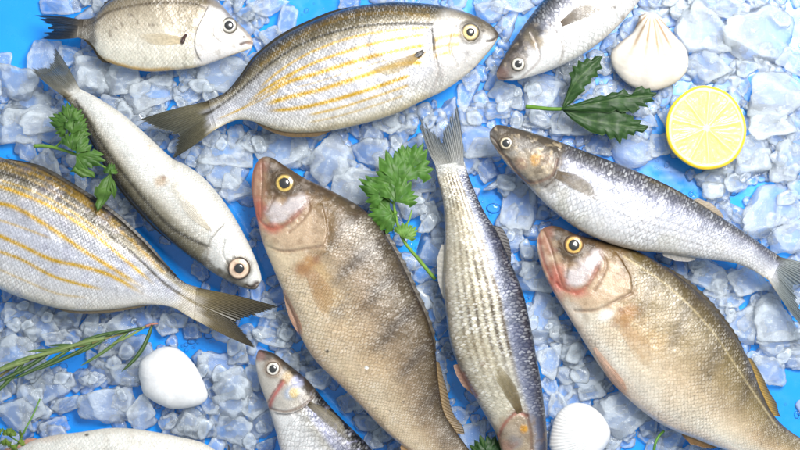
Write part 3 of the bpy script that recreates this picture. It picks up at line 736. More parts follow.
f = Fish('grey_mullet', 'brown-striped grey mullet lying tail up in the middle between the two perch', (524, 480),
    [(535, 478), (543, 467), (547, 450), (546.5, 428), (544.5, 407), (540.7, 380), (535.7, 352), (530.6, 325.5), (523, 293), (510.5, 262), (497, 232), (483, 209), (471, 182), (464, 161)],
    [(515, 477), (507, 466), (501, 450), (496, 434), (487, 418), (473, 394), (460, 369), (450, 342), (445.5, 308), (443, 283), (444, 255), (445, 228), (443, 202), (438, 180), (435, 165)],
    k=0.28, zc=0.027, N=470, M=170, head=0.21, hk=.02, group='grey mullets', seed=61,
    grad=[(0, (38, 36, 42)), (.07, (66, 64, 76)), (.16, (92, 95, 112)), (.26, (140, 144, 160)), (.36, (186, 182, 172)), (.55, (206, 198, 178)), (.8, (214, 206, 188)), (.94, (206, 196, 180)), (1, (176, 160, 140))])
for i, v0 in enumerate((.33, .43, .53, .63, .73, .82)):
    d_ = (f.VV + (fbm(f.px * .06, f.py * .06, 5) - .5) * .03 - v0)
    f.paint(np.exp(-(d_ / .024) ** 2) * f.msk * (.95, .95, .9, .85, .7, .5)[i] * sstep(.2, .45, f.SS), (110, 96, 76))
    f.paint(np.exp(-((d_ - .05) / .022) ** 2) * f.msk * .6 * sstep(.22, .45, f.SS), (226, 218, 198))
f.paint(sstep(.95, .985, f.SS), (176, 176, 172))
f.speckle((82, 88, 124), .07, .5, .45, 7, region=f.msk * sstep(.36, .2, f.VV))
f.poly([(500, 452), (496, 432), (503, 418), (518, 408), (530, 418), (534, 440), (530, 470), (512, 476)], (156, 138, 116), .8, 12, sil=.4)
f.blob((514, 430), 12, (170, 158, 144), .7, ry=9, dd=.9); f.blob((513, 441), 8, (140, 136, 140), .6)
f.blob((522, 427), 4, (214, 160, 60), .85, rag=.8)
f.line([(498, 436), (504, 422), (516, 411), (526, 414)], 2.6, (150, 84, 72), .7, -1.2); f.line([(526, 414), (530, 430), (531, 448)], 2.2, (112, 84, 70), .7, -1.2)
f.blob((505, 446), 9, (160, 104, 86), .4, rag=1)
f.line([(463, 374), (470, 386), (476, 396)], 3.0, (176, 88, 72), .6, rag=1)
f.blob((482, 362), 2.5, (150, 130, 112), .6); f.blob((482, 250), 1.6, (96, 70, 60), .8)
f.speckle((120, 96, 74), .18, .6, .5, 9, region=f.headm)
f.speckle((176, 160, 128), .05, .55, .5, 10, region=f.msk * sstep(.4, .6, f.VV))
f.build(M_MULLET)
f.eye((527, 462), 7.4, EY_PALE, .54, lift=.28)
f.tail((456, 97), (440.5, 137), (414, 110), (152, 150, 142), (116, 124, 128), rays=20, alpha=(.97, .62), fray=.22, e=.95, darkray=.4)
f.blade('pectoral_fin', (519, 411), (489, 361), 14, (104, 84, 52), (160, 146, 104), alpha=(.9, .35), rays=11, bend=-3, root=.4, peak=.4)
f.edgefin('dorsal_fin', 'D', .68, .80, 7.5, (84, 78, 76), (70, 66, 66), lean=-.9, rays=10, alpha=(.95, .75), shape=([0, .3, .7, 1], [.9, 1, .6, .1][::-1]))
f.edgefin('anal_fin', 'V', .60, .76, 7, (196, 190, 176), (206, 200, 190), lean=.6, rays=10, alpha=(.8, .5), shape=([0, .3, .7, 1], [.1, .7, 1, .4]))
f.edgefin('pelvic_fin', 'V', .30, .40, 6, (186, 120, 96), (196, 160, 136), lean=1.2, rays=7, alpha=(.9, .7))

f = Fish('grey_mullet', 'silver white mullet with dark back, cut by the top edge beside the scallop shell', (496.5, 77),
    [(496.5, 72), (499, 66), (508, 49), (520.6, 30), (533, 12.6), (545, -2), (562, -20), (592, -46), (640, -78), (690, -100)],
    [(499, 79.5), (508, 80.5), (518, 80), (535.7, 75), (556, 68), (576, 58.5), (601, 41.5), (622, 22), (641, -1), (662, -26), (685, -60), (702, -84)],
    k=0.28, zc=0.026, N=430, M=160, head=0.22, hk=.05, group='grey mullets', seed=72,
    grad=[(0, (46, 44, 42)), (.08, (74, 72, 70)), (.18, (112, 112, 118)), (.28, (160, 160, 170)), (.4, (216, 214, 216)), (.6, (236, 234, 232)), (.9, (242, 240, 236)), (1, (226, 222, 216))])
f.poly([(494, 80), (496, 66), (510, 45), (528, 24), (538, 32), (530, 50), (516, 74)], (96, 84, 72), .7, 9, sil=.3)
f.blob((500, 75), 8, (122, 96, 88), .8, rag=.6)
f.speckle((54, 48, 40), .2, .54, .7, 4, region=f.headm * sstep(.5, .3, f.VV)); f.speckle((196, 182, 160), .2, .6, .6, 6, region=f.headm * sstep(.7, .4, f.VV))
f.blob((548, 51), 12, (240, 238, 236), .95, dd=1.0); f.blob((536, 44), 6, (170, 150, 120), .7); f.blob((530, 36), 7, (120, 112, 96), .6)
f.line([(522, 78), (538, 62), (536, 46), (530, 34)], 1.8, (186, 176, 170), .6, -.8)
f.step([(558, 66), (561, 48), (552, 32), (543, 22)], 1.2, 5, (130, 118, 108), .5)
f.blob((517.6, 65), 9.5, (120, 108, 98), .6, dd=.6, soft=.5, rag=.2)
f.blob((611, 10), 3, (110, 100, 90), .6, ry=2); f.blob((612.5, 8), 2, (110, 100, 90), .4); f.blob((622, 18), 2.4, (120, 108, 96), .6)
f.line([(499, 78), (505, 79), (512, 78)], 1.4, (90, 70, 64), .7, -.8)
f.build(M_MULLET)
f.eye((517.6, 65), 7.0, EY_PALE, .5, lift=.28)
f.tail((740, -120), (725, -105), (745, -90), (130, 130, 130), (110, 110, 110), rays=14)
f.blade('pectoral_fin', (560, 26), (606, 5), 15, (112, 96, 78), (176, 164, 144), alpha=(.9, .35), rays=11, bend=2, root=.35, peak=.45)

f = Fish('grey_mullet', 'small mullet with glittering dark back, its snout touching the dark bream tail', (257, 354),
    [(258.5, 350.5), (263, 350), (275, 354), (288, 364), (308, 380.5), (325.6, 401.5), (343, 420), (361, 437.5), (373, 451), (395, 478), (425, 505), (450, 520)],
    [(255.6, 360), (256, 367), (260, 384), (268, 406), (275.4, 430), (281, 451), (294, 478), (325, 502), (385, 524), (436, 534)],
    k=0.26, zc=0.021, N=430, M=160, head=0.27, hk=.02, group='grey mullets', seed=85,
    grad=[(0, (28, 26, 28)), (.1, (48, 46, 50)), (.19, (80, 80, 94)), (.28, (138, 140, 158)), (.36, (182, 178, 170)), (.5, (222, 220, 218)), (.8, (234, 232, 230)), (1, (214, 208, 204))])
f.poly([(254, 352), (266, 349), (290, 364), (312, 384), (312, 400), (300, 410), (270, 408), (256, 372)], (180, 172, 160), .75, 10, sil=.5)
f.poly([(256, 352), (268, 348), (292, 364), (315, 386), (310, 392), (292, 376), (276, 362), (266, 358)], (58, 46, 36), .92, 9)
f.blob((258.5, 355), 6, (150, 118, 112), .8)
f.line([(284, 381), (277, 391), (272, 400), (270, 406)], 3.2, (182, 104, 98), .85, -.6, rag=.5)
f.line([(282, 380), (273, 393), (268, 402)], 1.2, (110, 76, 70), .6, -.8)
f.blob((293, 391), 9, (176, 186, 204), .75, ang=-15, ry=6, dd=.8); f.blob((296, 391), 5, (206, 176, 96), .7, rag=1)
f.blob((288, 376), 6, (178, 150, 96), .6, rag=1); f.blob((298, 380), 6, (172, 176, 204), .7, rag=1)
f.line([(270, 408), (288, 410), (304, 404), (313, 396)], 1.8, (138, 120, 108), .8, -1.2)
f.step([(273, 411), (290, 412), (306, 405), (314, 394)], 1.3, 5, (112, 96, 86), .4)
f.blob((273.6, 368), 9.5, (134, 112, 92), .6, dd=.6, soft=.5, rag=.2)
f.speckle((20, 18, 18), .25, .56, .7, 4, region=sstep(.22, .1, f.VV))
f.speckle((196, 196, 226), .3, .6, .8, 8, region=sstep(.38, .16, f.VV) * f.msk)
f.speckle((168, 166, 170), .08, .55, .4, 9, region=f.msk * sstep(.3, .5, f.VV))
f.build(M_MULLET)
f.eye((273.6, 368), 7.2, [(0, (110, 110, 110)), (.5, (130, 130, 130)), (.6, (206, 200, 190)), (.76, (210, 204, 194)), (.85, (130, 110, 92)), (1, (90, 76, 60))], .52, lift=.28)
f.tail((500, 545), (490, 552), (495, 575), (130, 130, 130), (110, 110, 110), rays=14)
f.blade('pectoral_fin', (309, 402), (354, 439), 12, (104, 92, 68), (170, 160, 136), alpha=(.9, .35), rays=11, bend=2, root=.35, peak=.4)

# --- pale fish at the bottom left: only its belly shows
f = Fish('pale_fish', 'pale silver fish of which only the white flank shows at the bottom left edge', (285, 505),
    [(278, 520), (240, 545), (180, 560), (110, 555), (60, 530), (15, 500), (-22, 486)],
    [(283, 492), (262, 478), (219, 452), (201, 442), (180, 437), (156, 432), (131, 428.5), (108, 428), (80, 432), (55, 435), (34, 440), (14, 450), (-26, 466)],
    k=0.19, zc=0.024, N=360, M=150, head=0.27, group=None, seed=93,
    grad=[(0, (120, 112, 96)), (.2, (170, 164, 150)), (.5, (214, 210, 200)), (.8, (232, 230, 222)), (.95, (238, 235, 228)), (1, (226, 220, 208))])
f.speckle((206, 198, 184), .12, .6, .4, 3)
f.blob((88, 434), 2, (70, 66, 60), .8, ry=1.2); f.blob((45, 438), 16, (214, 186, 166), .3, ang=-8, ry=4)
f.build(M_BREAM)
f.eye((262, 500), 9, EY_PALE, .5)
f.tail((-70, 505), (-48, 482), (-70, 455), (120, 116, 106), (100, 96, 90), rays=16)
f.edgefin('anal_fin', 'V', .80, .93, 5, (206, 160, 136), (196, 150, 128), lean=1.2, rays=12, alpha=(.95, .75))
f.edgefin('pelvic_fin', 'V', .213, .228, 13, (96, 98, 106), (66, 66, 72), lean=.2, rays=4, shape=([0, .4, .7, 1], [.1, .9, 1, .1]), alpha=(1, .9))

# ------------------------------------------------------------------ blue surface
def surface_mat():
    t = NT('blue_board'); g = t.geo()
    n1 = t.noise(g, 6, 3, 0.5); n2 = t.noise(g, 90, 4, 0.6)
    c = t.mix(t.ramp(n1, 0.3, 0.7), (0.008, 0.24, 0.78), (0.014, 0.31, 0.88))
    p = t.principled(Base_Color=c, Roughness=t.ramp(n2, 0.3, 0.7, 0.16, 0.32), Normal=t.bump(t.noise(g, 55, 2, 0.5), 0.25, 0.002), Coat_Weight=0.2, Coat_Roughness=0.05)
    return t.finish(p.outputs[0])
b = np.array([[-.9, -.7, 0], [.9, -.7, 0], [.9, .7, 0], [-.9, .7, 0]])
o = mesh_obj('table_surface', b, [[0, 1, 2, 3]], surface_mat(), smooth=False); tag(o, 'wet bright blue board under the ice and fish', None, kind='structure')

# ------------------------------------------------------------------ ice
def ice_mat(name, crumbs=False):
    t = NT(name); g = t.geo()
    if crumbs:
        v = t.n('ShaderNodeVectorMath', operation='SCALE'); t.set(v.inputs[0], g); v.inputs['Scale'].default_value = 90; v = v.outputs[0]; rnd = t.noise(g, 60, 1)
    else:
        oi = t.n('ShaderNodeObjectInfo'); rnd = oi.outputs['Random']
        off = t.n('ShaderNodeVectorMath', operation='ADD'); t.set(off.inputs[0], g)
        cb = t.n('ShaderNodeCombineXYZ'); t.set(cb.inputs[0], t.math('MULTIPLY', rnd, 37.0)); t.set(cb.inputs[1], t.math('MULTIPLY', rnd, 11.0))
        t.set(off.inputs[1], cb.outputs[0]); v = off.outputs[0]
    n1 = t.noise(v, 0.9, 3, 0.5); n2 = t.noise(v, 2.6, 4, 0.6); n3 = t.noise(v, 9, 3, 0.6)
    frost = t.ramp(n1, 0.28, 0.72, ICE[0], ICE[1])
    frost = t.math('ADD', frost, t.math('MULTIPLY', t.math('SUBTRACT', rnd, 0.5), 0.2), clamp=True)
    frost = t.math('ADD', frost, t.ramp(n2, 0.52, 0.66, 0.0, 0.10), clamp=True)
    pt = t.n('ShaderNodeNewGeometry').outputs['Pointiness']
    frost = t.math('ADD', frost, t.ramp(pt, 0.505, 0.56, 0.0, 0.34), clamp=True)
    nb = t.bump(n2, 0.22, 0.06 if not crumbs else .0006); nb = t.bump(n3, 0.2, 0.02 if not crumbs else .0003, nb)
    tr = t.n('ShaderNodeBsdfTransparent'); tr.inputs[0].default_value = (.985, .993, 1, 1)
    cl = t.principled(Base_Color=(0.84, 0.92, 1.0), Roughness=0.4, Normal=nb, IOR=1.31)
    tl = t.n('ShaderNodeBsdfTranslucent'); t.set(tl.inputs['Color'], (0.92, 0.97, 1.0)); t.set(tl.inputs['Normal'], nb)
    mc = t.n('ShaderNodeMixShader'); mc.inputs[0].default_value = .4
    t.t.links.new(cl.outputs[0], mc.inputs[1]); t.t.links.new(tl.outputs[0], mc.inputs[2])
    m = t.n('ShaderNodeMixShader'); t.set(m.inputs[0], frost)
    t.t.links.new(tr.outputs[0], m.inputs[1]); t.t.links.new(mc.outputs[0], m.inputs[2])
    # wet film on the outside
    fr = t.n('ShaderNodeFresnel'); fr.inputs[0].default_value = 1.31; t.set(fr.inputs['Normal'], nb)
    gs = t.n('ShaderNodeBsdfGlossy'); gs.inputs['Roughness'].default_value = .09; t.set(gs.inputs['Normal'], nb)
    m2 = t.n('ShaderNodeMixShader'); t.set(m2.inputs[0], fr.outputs[0])
    t.t.links.new(m.outputs[0], m2.inputs[1]); t.t.links.new(gs.outputs[0], m2.inputs[2])
    # trapped air makes the inside cloudy
    vs_ = t.n('ShaderNodeVolumeScatter'); vs_.inputs['Color'].default_value = (.93, .985, 1, 1); vs_.inputs['Density'].default_value = ICE[2]; vs_.inputs['Anisotropy'].default_value = .2
    t.t.links.new(vs_.outputs[0], t.out.inputs['Volume'])
    return t.finish(m2.outputs[0])
ICE = (0.0, 0.09, 115.0)
IM = ice_mat('frosty_ice')

def ico(sub):
    import bmesh
    bm = bmesh.new(); bmesh.ops.create_icosphere(bm, subdivisions=sub, radius=1)
    v = np.array([q.co[:] for q in bm.verts]); f = [[x.index for x in q.verts] for q in bm.faces]; bm.free()
    return v, f
def chunk_shape(v, rng, nf=11, k=22, flat=.7, rough=.03):
    ns = max(4, nf - 5); a = np.linspace(0, 2 * np.pi, ns, endpoint=False) + rng.uniform(-.5, .5, ns)
    n = np.stack([np.cos(a), np.sin(a), rng.uniform(-.45, .55, ns)], 1)
    n = np.vstack([n, rng.normal(size=(3, 3)), [[rng.uniform(-.3, .3), rng.uniform(-.3, .3), 1], [rng.uniform(-.5, .5), rng.uniform(-.5, .5), 1], [0, 0, -1]]]); n /= np.linalg.norm(n, axis=1)[:, None]
    h = np.concatenate([rng.uniform(.55, 1.0, ns), rng.uniform(.75, 1.0, 3), [flat, flat * 1.15, flat]])
    d = np.maximum(v @ n.T, 0) / h
    r = (np.sum(d ** k, 1) + 1e-9) ** (-1 / k); r = np.minimum(r, 1.25)
    nz = fbm(v[:, 0] * 2.2 + 9 + nf, v[:, 1] * 2.2 + v[:, 2] * 1.7 + 5, int(rng.integers(1000)), 4) - .5
    nz2 = fbm(v[:, 0] * 6 + 9, v[:, 1] * 6 + v[:, 2] * 5 + 5, int(rng.integers(1000)), 3) - .5
    v = v * (r * (1 + nz * 0.42 + nz2 * rough * 2.0))[:, None]
    # fit into the unit box so that sizes can be given as radii
    lo, hi = v.min(0), v.max(0)
    return (v - (lo + hi) / 2) / ((hi - lo) / 2)
IV, IF = ico(4)
PROTO = []
for i in range(28):
    v = chunk_shape(IV, RNG, nf=int(RNG.integers(7, 13)), k=float(RNG.uniform(26, 60)), flat=float(RNG.uniform(.4, .7)))
    me = bpy.data.meshes.new('ice_chunk'); me.from_pydata(v.tolist(), [], IF); me.materials.append(IM)
    me.polygons.foreach_set('use_smooth', [True] * len(me.polygons)); PROTO.append(me)

# chunks that can be told apart in the photograph: centre, half sizes, turn (photo pixels, degrees)
HERO = [
(60,7,17,9,10),(90,0,12,5,0),(45,60,14,17,20),(70,57,11,9,0),(88,56,9,9,30),(95,75,18,15,0),(121,79,17,17,40),(150,93,20,13,-15),(163,77,10,9,0),(186,95,14,10,10),(190,78,10,8,0),(113,103,16,9,0),
(15,82,19,15,20),(4,62,7,8,0),(30,100,17,13,0),(46,108,12,9,0),(134,109,14,9,0),(270,6,16,8,-10),(287,20,8,13,10),(272,36,11,8,0),(222,74,24,17,10),(205,92,9,8,0),(245,15,9,8,0),(238,1,7,5,0),
(513,2,18,9,0),(489,12,12,10,0),(467,97,9,14,10),(505,95,14,11,0),(546,93,18,17,0),(528,79,10,8,0),(574,76,10,9,0),(456,16,10,9,0),
(707,32,25,22,30),(758,32,31,25,15),(708,4,27,10,0),(706,70,18,15,40),(729,63,10,16,10),(747,68,9,8,0),(766,66,12,9,0),(777,95,27,22,-15),(792,62,14,12,0),(780,18,9,8,0),(661,3,11,6,0),(632,30,10,11,0),(680,10,9,8,0),(606,66,9,8,0),
(20,126,18,16,0),(44,118,20,12,0),(25,149,9,12,0),(47,167,13,15,0),(92,205,13,9,20),(112,206,14,12,0),(126,222,9,8,0),(68,185,13,9,30),(150,120,16,8,0),(191,155,13,9,0),(178,145,8,7,0),
(226,150,22,13,5),(221,171,19,14,0),(236,187,14,12,0),(214,138,10,9,0),(281,147,22,16,10),(306,145,12,10,0),(331,160,20,22,10),(351,168,10,10,0),(371,156,16,15,-30),(357,187,20,15,20),(371,134,10,9,0),(386,120,13,12,0),(380,200,9,9,0),(256,140,10,8,0),(340,125,9,7,0),(402,135,10,9,0),
(479,141,23,15,10),(520,206,15,22,0),(501,182,16,4,-22),(421,181,12,10,0),(412,206,13,12,0),(430,217,9,13,0),(466,116,9,8,0),(530,121,14,7,0),(575,126,20,12,15),(600,122,11,8,0),(470,200,8,10,0),(498,110,11,7,0),
(626,149,22,14,15),(660,146,10,12,0),(755,155,18,18,0),(786,160,14,17,0),(737,183,11,8,0),(712,181,14,12,0),(767,211,28,20,-10),(772,121,20,16,0),(797,140,9,10,0),(722,193,12,9,0),(645,118,11,9,0),
(709,276,16,12,30),(747,281,17,13,0),(730,300,12,7,-20),(726,315,8,7,0),(742,323,14,16,20),(776,318,20,20,0),(716,288,9,8,0),(700,268,8,6,0),(787,236,15,14,0),(796,262,9,9,0),(757,300,7,6,0),
(781,345,22,12,0),(766,371,15,14,0),(623,412,24,22,20),(610,440,12,10,0),(672,441,14,10,0),(697,447,9,7,0),(641,392,10,8,0),(650,425,9,10,0),
(45,325,16,14,0),(70,320,14,10,0),(20,315,15,12,0),(126,322,18,9,-20),(168,325,9,10,0),(191,331,8,7,0),(95,332,11,8,0),(8,335,9,10,0),(60,340,14,9,0),(100,318,10,7,0),
(12,352,18,14,0),(31,368,13,10,0),(52,387,16,13,-30),(32,403,12,15,0),(67,405,14,7,-25),(15,415,15,15,0),(93,380,12,7,0),(106,402,22,17,15),(143,415,13,14,40),(125,400,10,9,0),(190,422,14,12,25),(129,352,20,12,-20),(124,373,16,11,0),(5,390,6,10,0),(168,421,8,7,0),
(216,365,16,14,40),(232,385,18,16,30),(210,403,9,10,0),(231,405,15,13,0),(232,428,16,13,30),(255,402,12,14,0),(262,424,11,12,0),(206,426,9,10,0),(236,350,9,11,0),(252,378,8,11,0),(272,338,17,7,10),(322,378,13,9,0),(350,402,11,9,0),(372,440,9,8,0),(243,445,10,7,0),(268,446,9,7,0),(300,357,9,7,0),
(271,325,15,11,0),(266,308,9,8,0),(285,318,8,8,0),(430,250,12,14,0),(425,296,8,12,0),(424,274,9,8,0),(508,240,13,12,0),(535,276,20,13,10),(541,316,14,20,-20),(562,332,11,10,0),(529,256,8,9,0),(440,310,6,10,0),
(571,345,9,11,0),(552,362,12,14,0),(574,360,10,8,0),(581,378,20,13,0),(558,405,8,11,0),(470,436,12,16,10),(458,416,9,8,0),(594,391,13,9,0),(604,365,9,9,0),(560,432,9,10,0),(549,385,7,9,0),(440,395,7,12,0),
]
# places where the blue board stays bare
BARE = [(20,35,62,46,0),(300,12,40,17,-12),(10,160,26,11,15),(166,263,48,10,52),(395,263,11,12,0),(416,240,9,12,0),(487,205,13,28,-10),(528,296,12,8,0),(550,378,6,8,0),(790,30,22,20,0),(660,174,20,13,25),(692,192,14,9,20),
(782,408,30,50,-20),(675,256,14,7,15),(86,412,24,17,0),(152,335,14,9,0),(325,405,34,9,45),(455,386,8,28,-15),(625,165,5,5,0),(743,192,16,7,0),(262,262,10,22,0),(246,305,12,8,0),(120,125,1,1,0),(206,340,12,9,0),(190,345,10,7,0),(240,212,14,7,40),(70,360,20,7,-15),
(345,422,22,9,45),(517,240,6,14,0),(560,110,7,6,0),(512,160,10,5,20),(640,165,12,8,20),(725,355,12,5,40),(390,236,6,12,0),(495,320,1,1,0)]
def in_bare(x, y, m=0):
    for cx, cy, rx, ry, a in BARE:
        a = math.radians(a); dx, dy = x - cx, y - cy
        u = dx * math.cos(a) + dy * math.sin(a); v = -dx * math.sin(a) + dy * math.cos(a)
        if (u / (rx + m)) ** 2 + (v / (ry + m)) ** 2 < 1: return True
    return False
def in_poly(x, y, P):
    ins = False
    for i in range(len(P)):
        a, b = P[i], P[i - 1]
        if (a[1] > y) != (b[1] > y) and x < (b[0] - a[0]) * (y - a[1]) / (b[1] - a[1]) + a[0]: ins = not ins
    return ins
FISHPOLY = [np.vstack([q.D[::12], q.V[::-12]]) for q in ALLFISH]
def under_fish(x, y):
    for P in FISHPOLY:
        if P[:, 0].min() < x < P[:, 0].max() and P[:, 1].min() < y < P[:, 1].max() and in_poly(x, y, P): return True
    return False
MARKS = [('the lemon half', 706, 128), ('the ribbed tan scallop shell', 650, 52), ('the dark celery leaf', 610, 105), ('the parsley sprig in the middle', 400, 195), ('the parsley sprig on the left', 75, 155), ('the rosemary sprig', 70, 350),
 ('the smooth white shell', 172, 378), ('the fan ribbed white shell', 582, 430), ('the tail of the whole striped bream', 160, 135), ('the head of the small plain bream', 235, 50), ('the frayed tail of the small plain bream', 55, 25), ('the mouth of the middle perch', 262, 185),
 ('the back of the middle perch', 425, 330), ('the tail of the middle mullet', 440, 130), ('the back of the middle mullet', 525, 290), ('the head of the right mullet', 500, 155), ('the tail of the right mullet', 775, 275), ('the soft dorsal fin of the paler perch', 765, 385),
 ('the belly of the paler perch', 620, 400), ('the snout of the striped bream at the top', 495, 40), ('the snout of the mullet cut by the top edge', 510, 85), ('the belly of the bream cut by the left edge', 50, 315), ('the dark tail of the left striped bream', 245, 325), ('the head of the small bottom mullet', 265, 385),
 ('the tail of the slim silver fish', 50, 80), ('the right edge above the mullet tail', 785, 215), ('the top right corner', 770, 30), ('the pale fish at the bottom left', 120, 428), ('the belly of the whole striped bream', 330, 138)]
def ice_label(x, y, big):
    m = min(MARKS, key=lambda q: (q[1] - x) ** 2 + (q[2] - y) ** 2)
    return f"{'large' if big else 'small'} frosty translucent ice chunk near {m[0]}"
chunks = [(x, y, a, b, r, False) for x, y, a, b, r in HERO]
fill = []
tries = 0
while len(fill) < 300 - len(HERO) and tries < 60000:
    tries += 1
    x, y = random.uniform(-6, 806), random.uniform(-6, 456); r = random.uniform(7, 12.5)
    if in_bare(x, y, r * .5) or under_fish(x, y): continue
    if any((x - q[0]) ** 2 + (y - q[1]) ** 2 < (0.62 * (r + min(q[2], q[3]))) ** 2 for q in chunks): continue
    if any((x - q[0]) ** 2 + (y - q[1]) ** 2 < (1.0 * (r + q[2])) ** 2 for q in fill): continue
    fill.append((x, y, r * random.uniform(.9, 1.3), r * random.uniform(.75, 1), random.uniform(0, 180), True))
for (x, y, a, b, r, low) in chunks + fill:
    me = random.choice(PROTO)
    a *= 1.3; b *= 1.3
    rz = min(a, b) * S * random.uniform(.24, .38); rz = min(max(rz, 0.0026), 0.0065)
    z = rz * .92 + (0 if low else random.uniform(0.0, .0045))
    if under_fish(x, y): z = min(z, rz)
    wx, wy = W((x, y), z)
    o = bpy.data.objects.new('ice_chunk', me); COL.objects.link(o)
    o.location = (float(wx), float(wy), z)
    o.scale = (a * S, b * S, rz)
    o.rotation_euler = (random.gauss(0, .16), random.gauss(0, .16), -math.radians(r) + random.choice((0, math.pi)) + random.gauss(0, .12))
    tag(o, ice_label(x, y, a > 15), 'ice', 'chunks of crushed ice')
# the fine crushed ice between the chunks
V2, F2 = ico(2)
vs, fs, off = [], [], 0
V3, F3 = ico(3)
small = [chunk_shape(V3, RNG, nf=int(RNG.integers(8, 12)), k=40, flat=.65) for _ in range(16)]
allc = [(q[0], q[1], min(q[2], q[3])) for q in chunks + fill]
cnt = 0; tr_ = 0
while cnt < 1220 and tr_ < 60000:
    tr_ += 1
    x, y = random.uniform(-20, 820), random.uniform(-20, 470); r = random.choice((1.5, 2, 2.5, 3.5, 4.5, 6, 7, 8, 9))
    uf = under_fish(x, y)
    if in_bare(x, y, r * .3) and random.random() > .1: continue
    if r < 3 and uf: continue
    if uf: r = min(r, 9)
    if cnt >= 1100:
        # shards lying on the bigger chunks
        q = random.choice(chunks); x = q[0] + random.uniform(-1, 1) * q[2]; y = q[1] + random.uniform(-1, 1) * q[3]; r = random.uniform(4.5, 10)
        if under_fish(x, y) or in_bare(x, y): continue
        uf = False
    elif cnt >= 600:
        r = random.uniform(4.5, 11)
        if uf or in_bare(x, y, r * .6) or any((x - q[0]) ** 2 + (y - q[1]) ** 2 < (.66 * (r + q[2])) ** 2 for q in allc): continue
        allc.append((x, y, r))
    v = small[cnt % 16]; a = random.uniform(0, 6.28)
    rz = r * S * (.6 if r < 6 else .42)
    z = rz * .9 + (0 if r > 4 else random.choice((0, 0, .003, .008)) * (not uf))
    if cnt >= 1100: rz = r * S * .32; z = random.uniform(.005, .0095)
    wx, wy = W((x, y), z)
    M_ = np.array([[math.cos(a), -math.sin(a), 0], [math.sin(a), math.cos(a), 0], [0, 0, 1]])
    q = (v * [r * S * random.uniform(.95, 1.7), r * S, rz]) @ M_.T + [float(wx), float(wy), z]
    vs.append(q); fs += [[i + off for i in f_] for f_ in F3]; off += len(v); cnt += 1
o = mesh_obj('crushed_ice', np.vstack(vs), fs, ice_mat('crushed_ice', True)); tag(o, 'fine crushed ice scattered over the blue board between the chunks', 'crushed ice', kind='stuff')
# melt water drops on the bare blue board
WM = NT('melt_water'); _tr = WM.n('ShaderNodeBsdfTransparent'); _gs = WM.n('ShaderNodeBsdfGlossy'); _gs.inputs['Roughness'].default_value = .03; _fr = WM.n('ShaderNodeFresnel'); _fr.inputs[0].default_value = 1.33; _mx = WM.n('ShaderNodeMixShader')
for a_, b_ in ((_fr.outputs[0], _mx.inputs[0]), (_tr.outputs[0], _mx.inputs[1]), (_gs.outputs[0], _mx.inputs[2])): WM.t.links.new(a_, b_)
WM = WM.finish(_mx.outputs[0])
vs, fs, off, cnt = [], [], 0, 0
while cnt < 240:
    cx, cy_, rx, ry, aa = random.choice(BARE)
    x, y = cx + random.gauss(0, rx * .6), cy_ + random.gauss(0, ry * .6); r = min(5.5, .5 * math.exp(random.gauss(.5, .75)))
    if not in_bare(x, y) or under_fish(x, y): continue
    v, f_ = ico(2) if cnt == 0 else (V2, F2)
    q = v * [r * S * random.uniform(.85, 1.5), r * S, r * S * .42]; q[:, 2] = np.maximum(q[:, 2], 0) + .0001
    a = random.uniform(0, 6.28); q = q @ np.array([[math.cos(a), -math.sin(a), 0], [math.sin(a), math.cos(a), 0], [0, 0, 1]]).T
    wx, wy = W((x, y), 0); q[:, :2] += [float(wx), float(wy)]
    vs.append(q); fs += [[i + off for i in g_] for g_ in f_]; off += len(v); cnt += 1
o = mesh_obj('melt_water', np.vstack(vs), fs, WM); tag(o, 'beads of melt water on the bare blue board', 'water drops', kind='stuff')

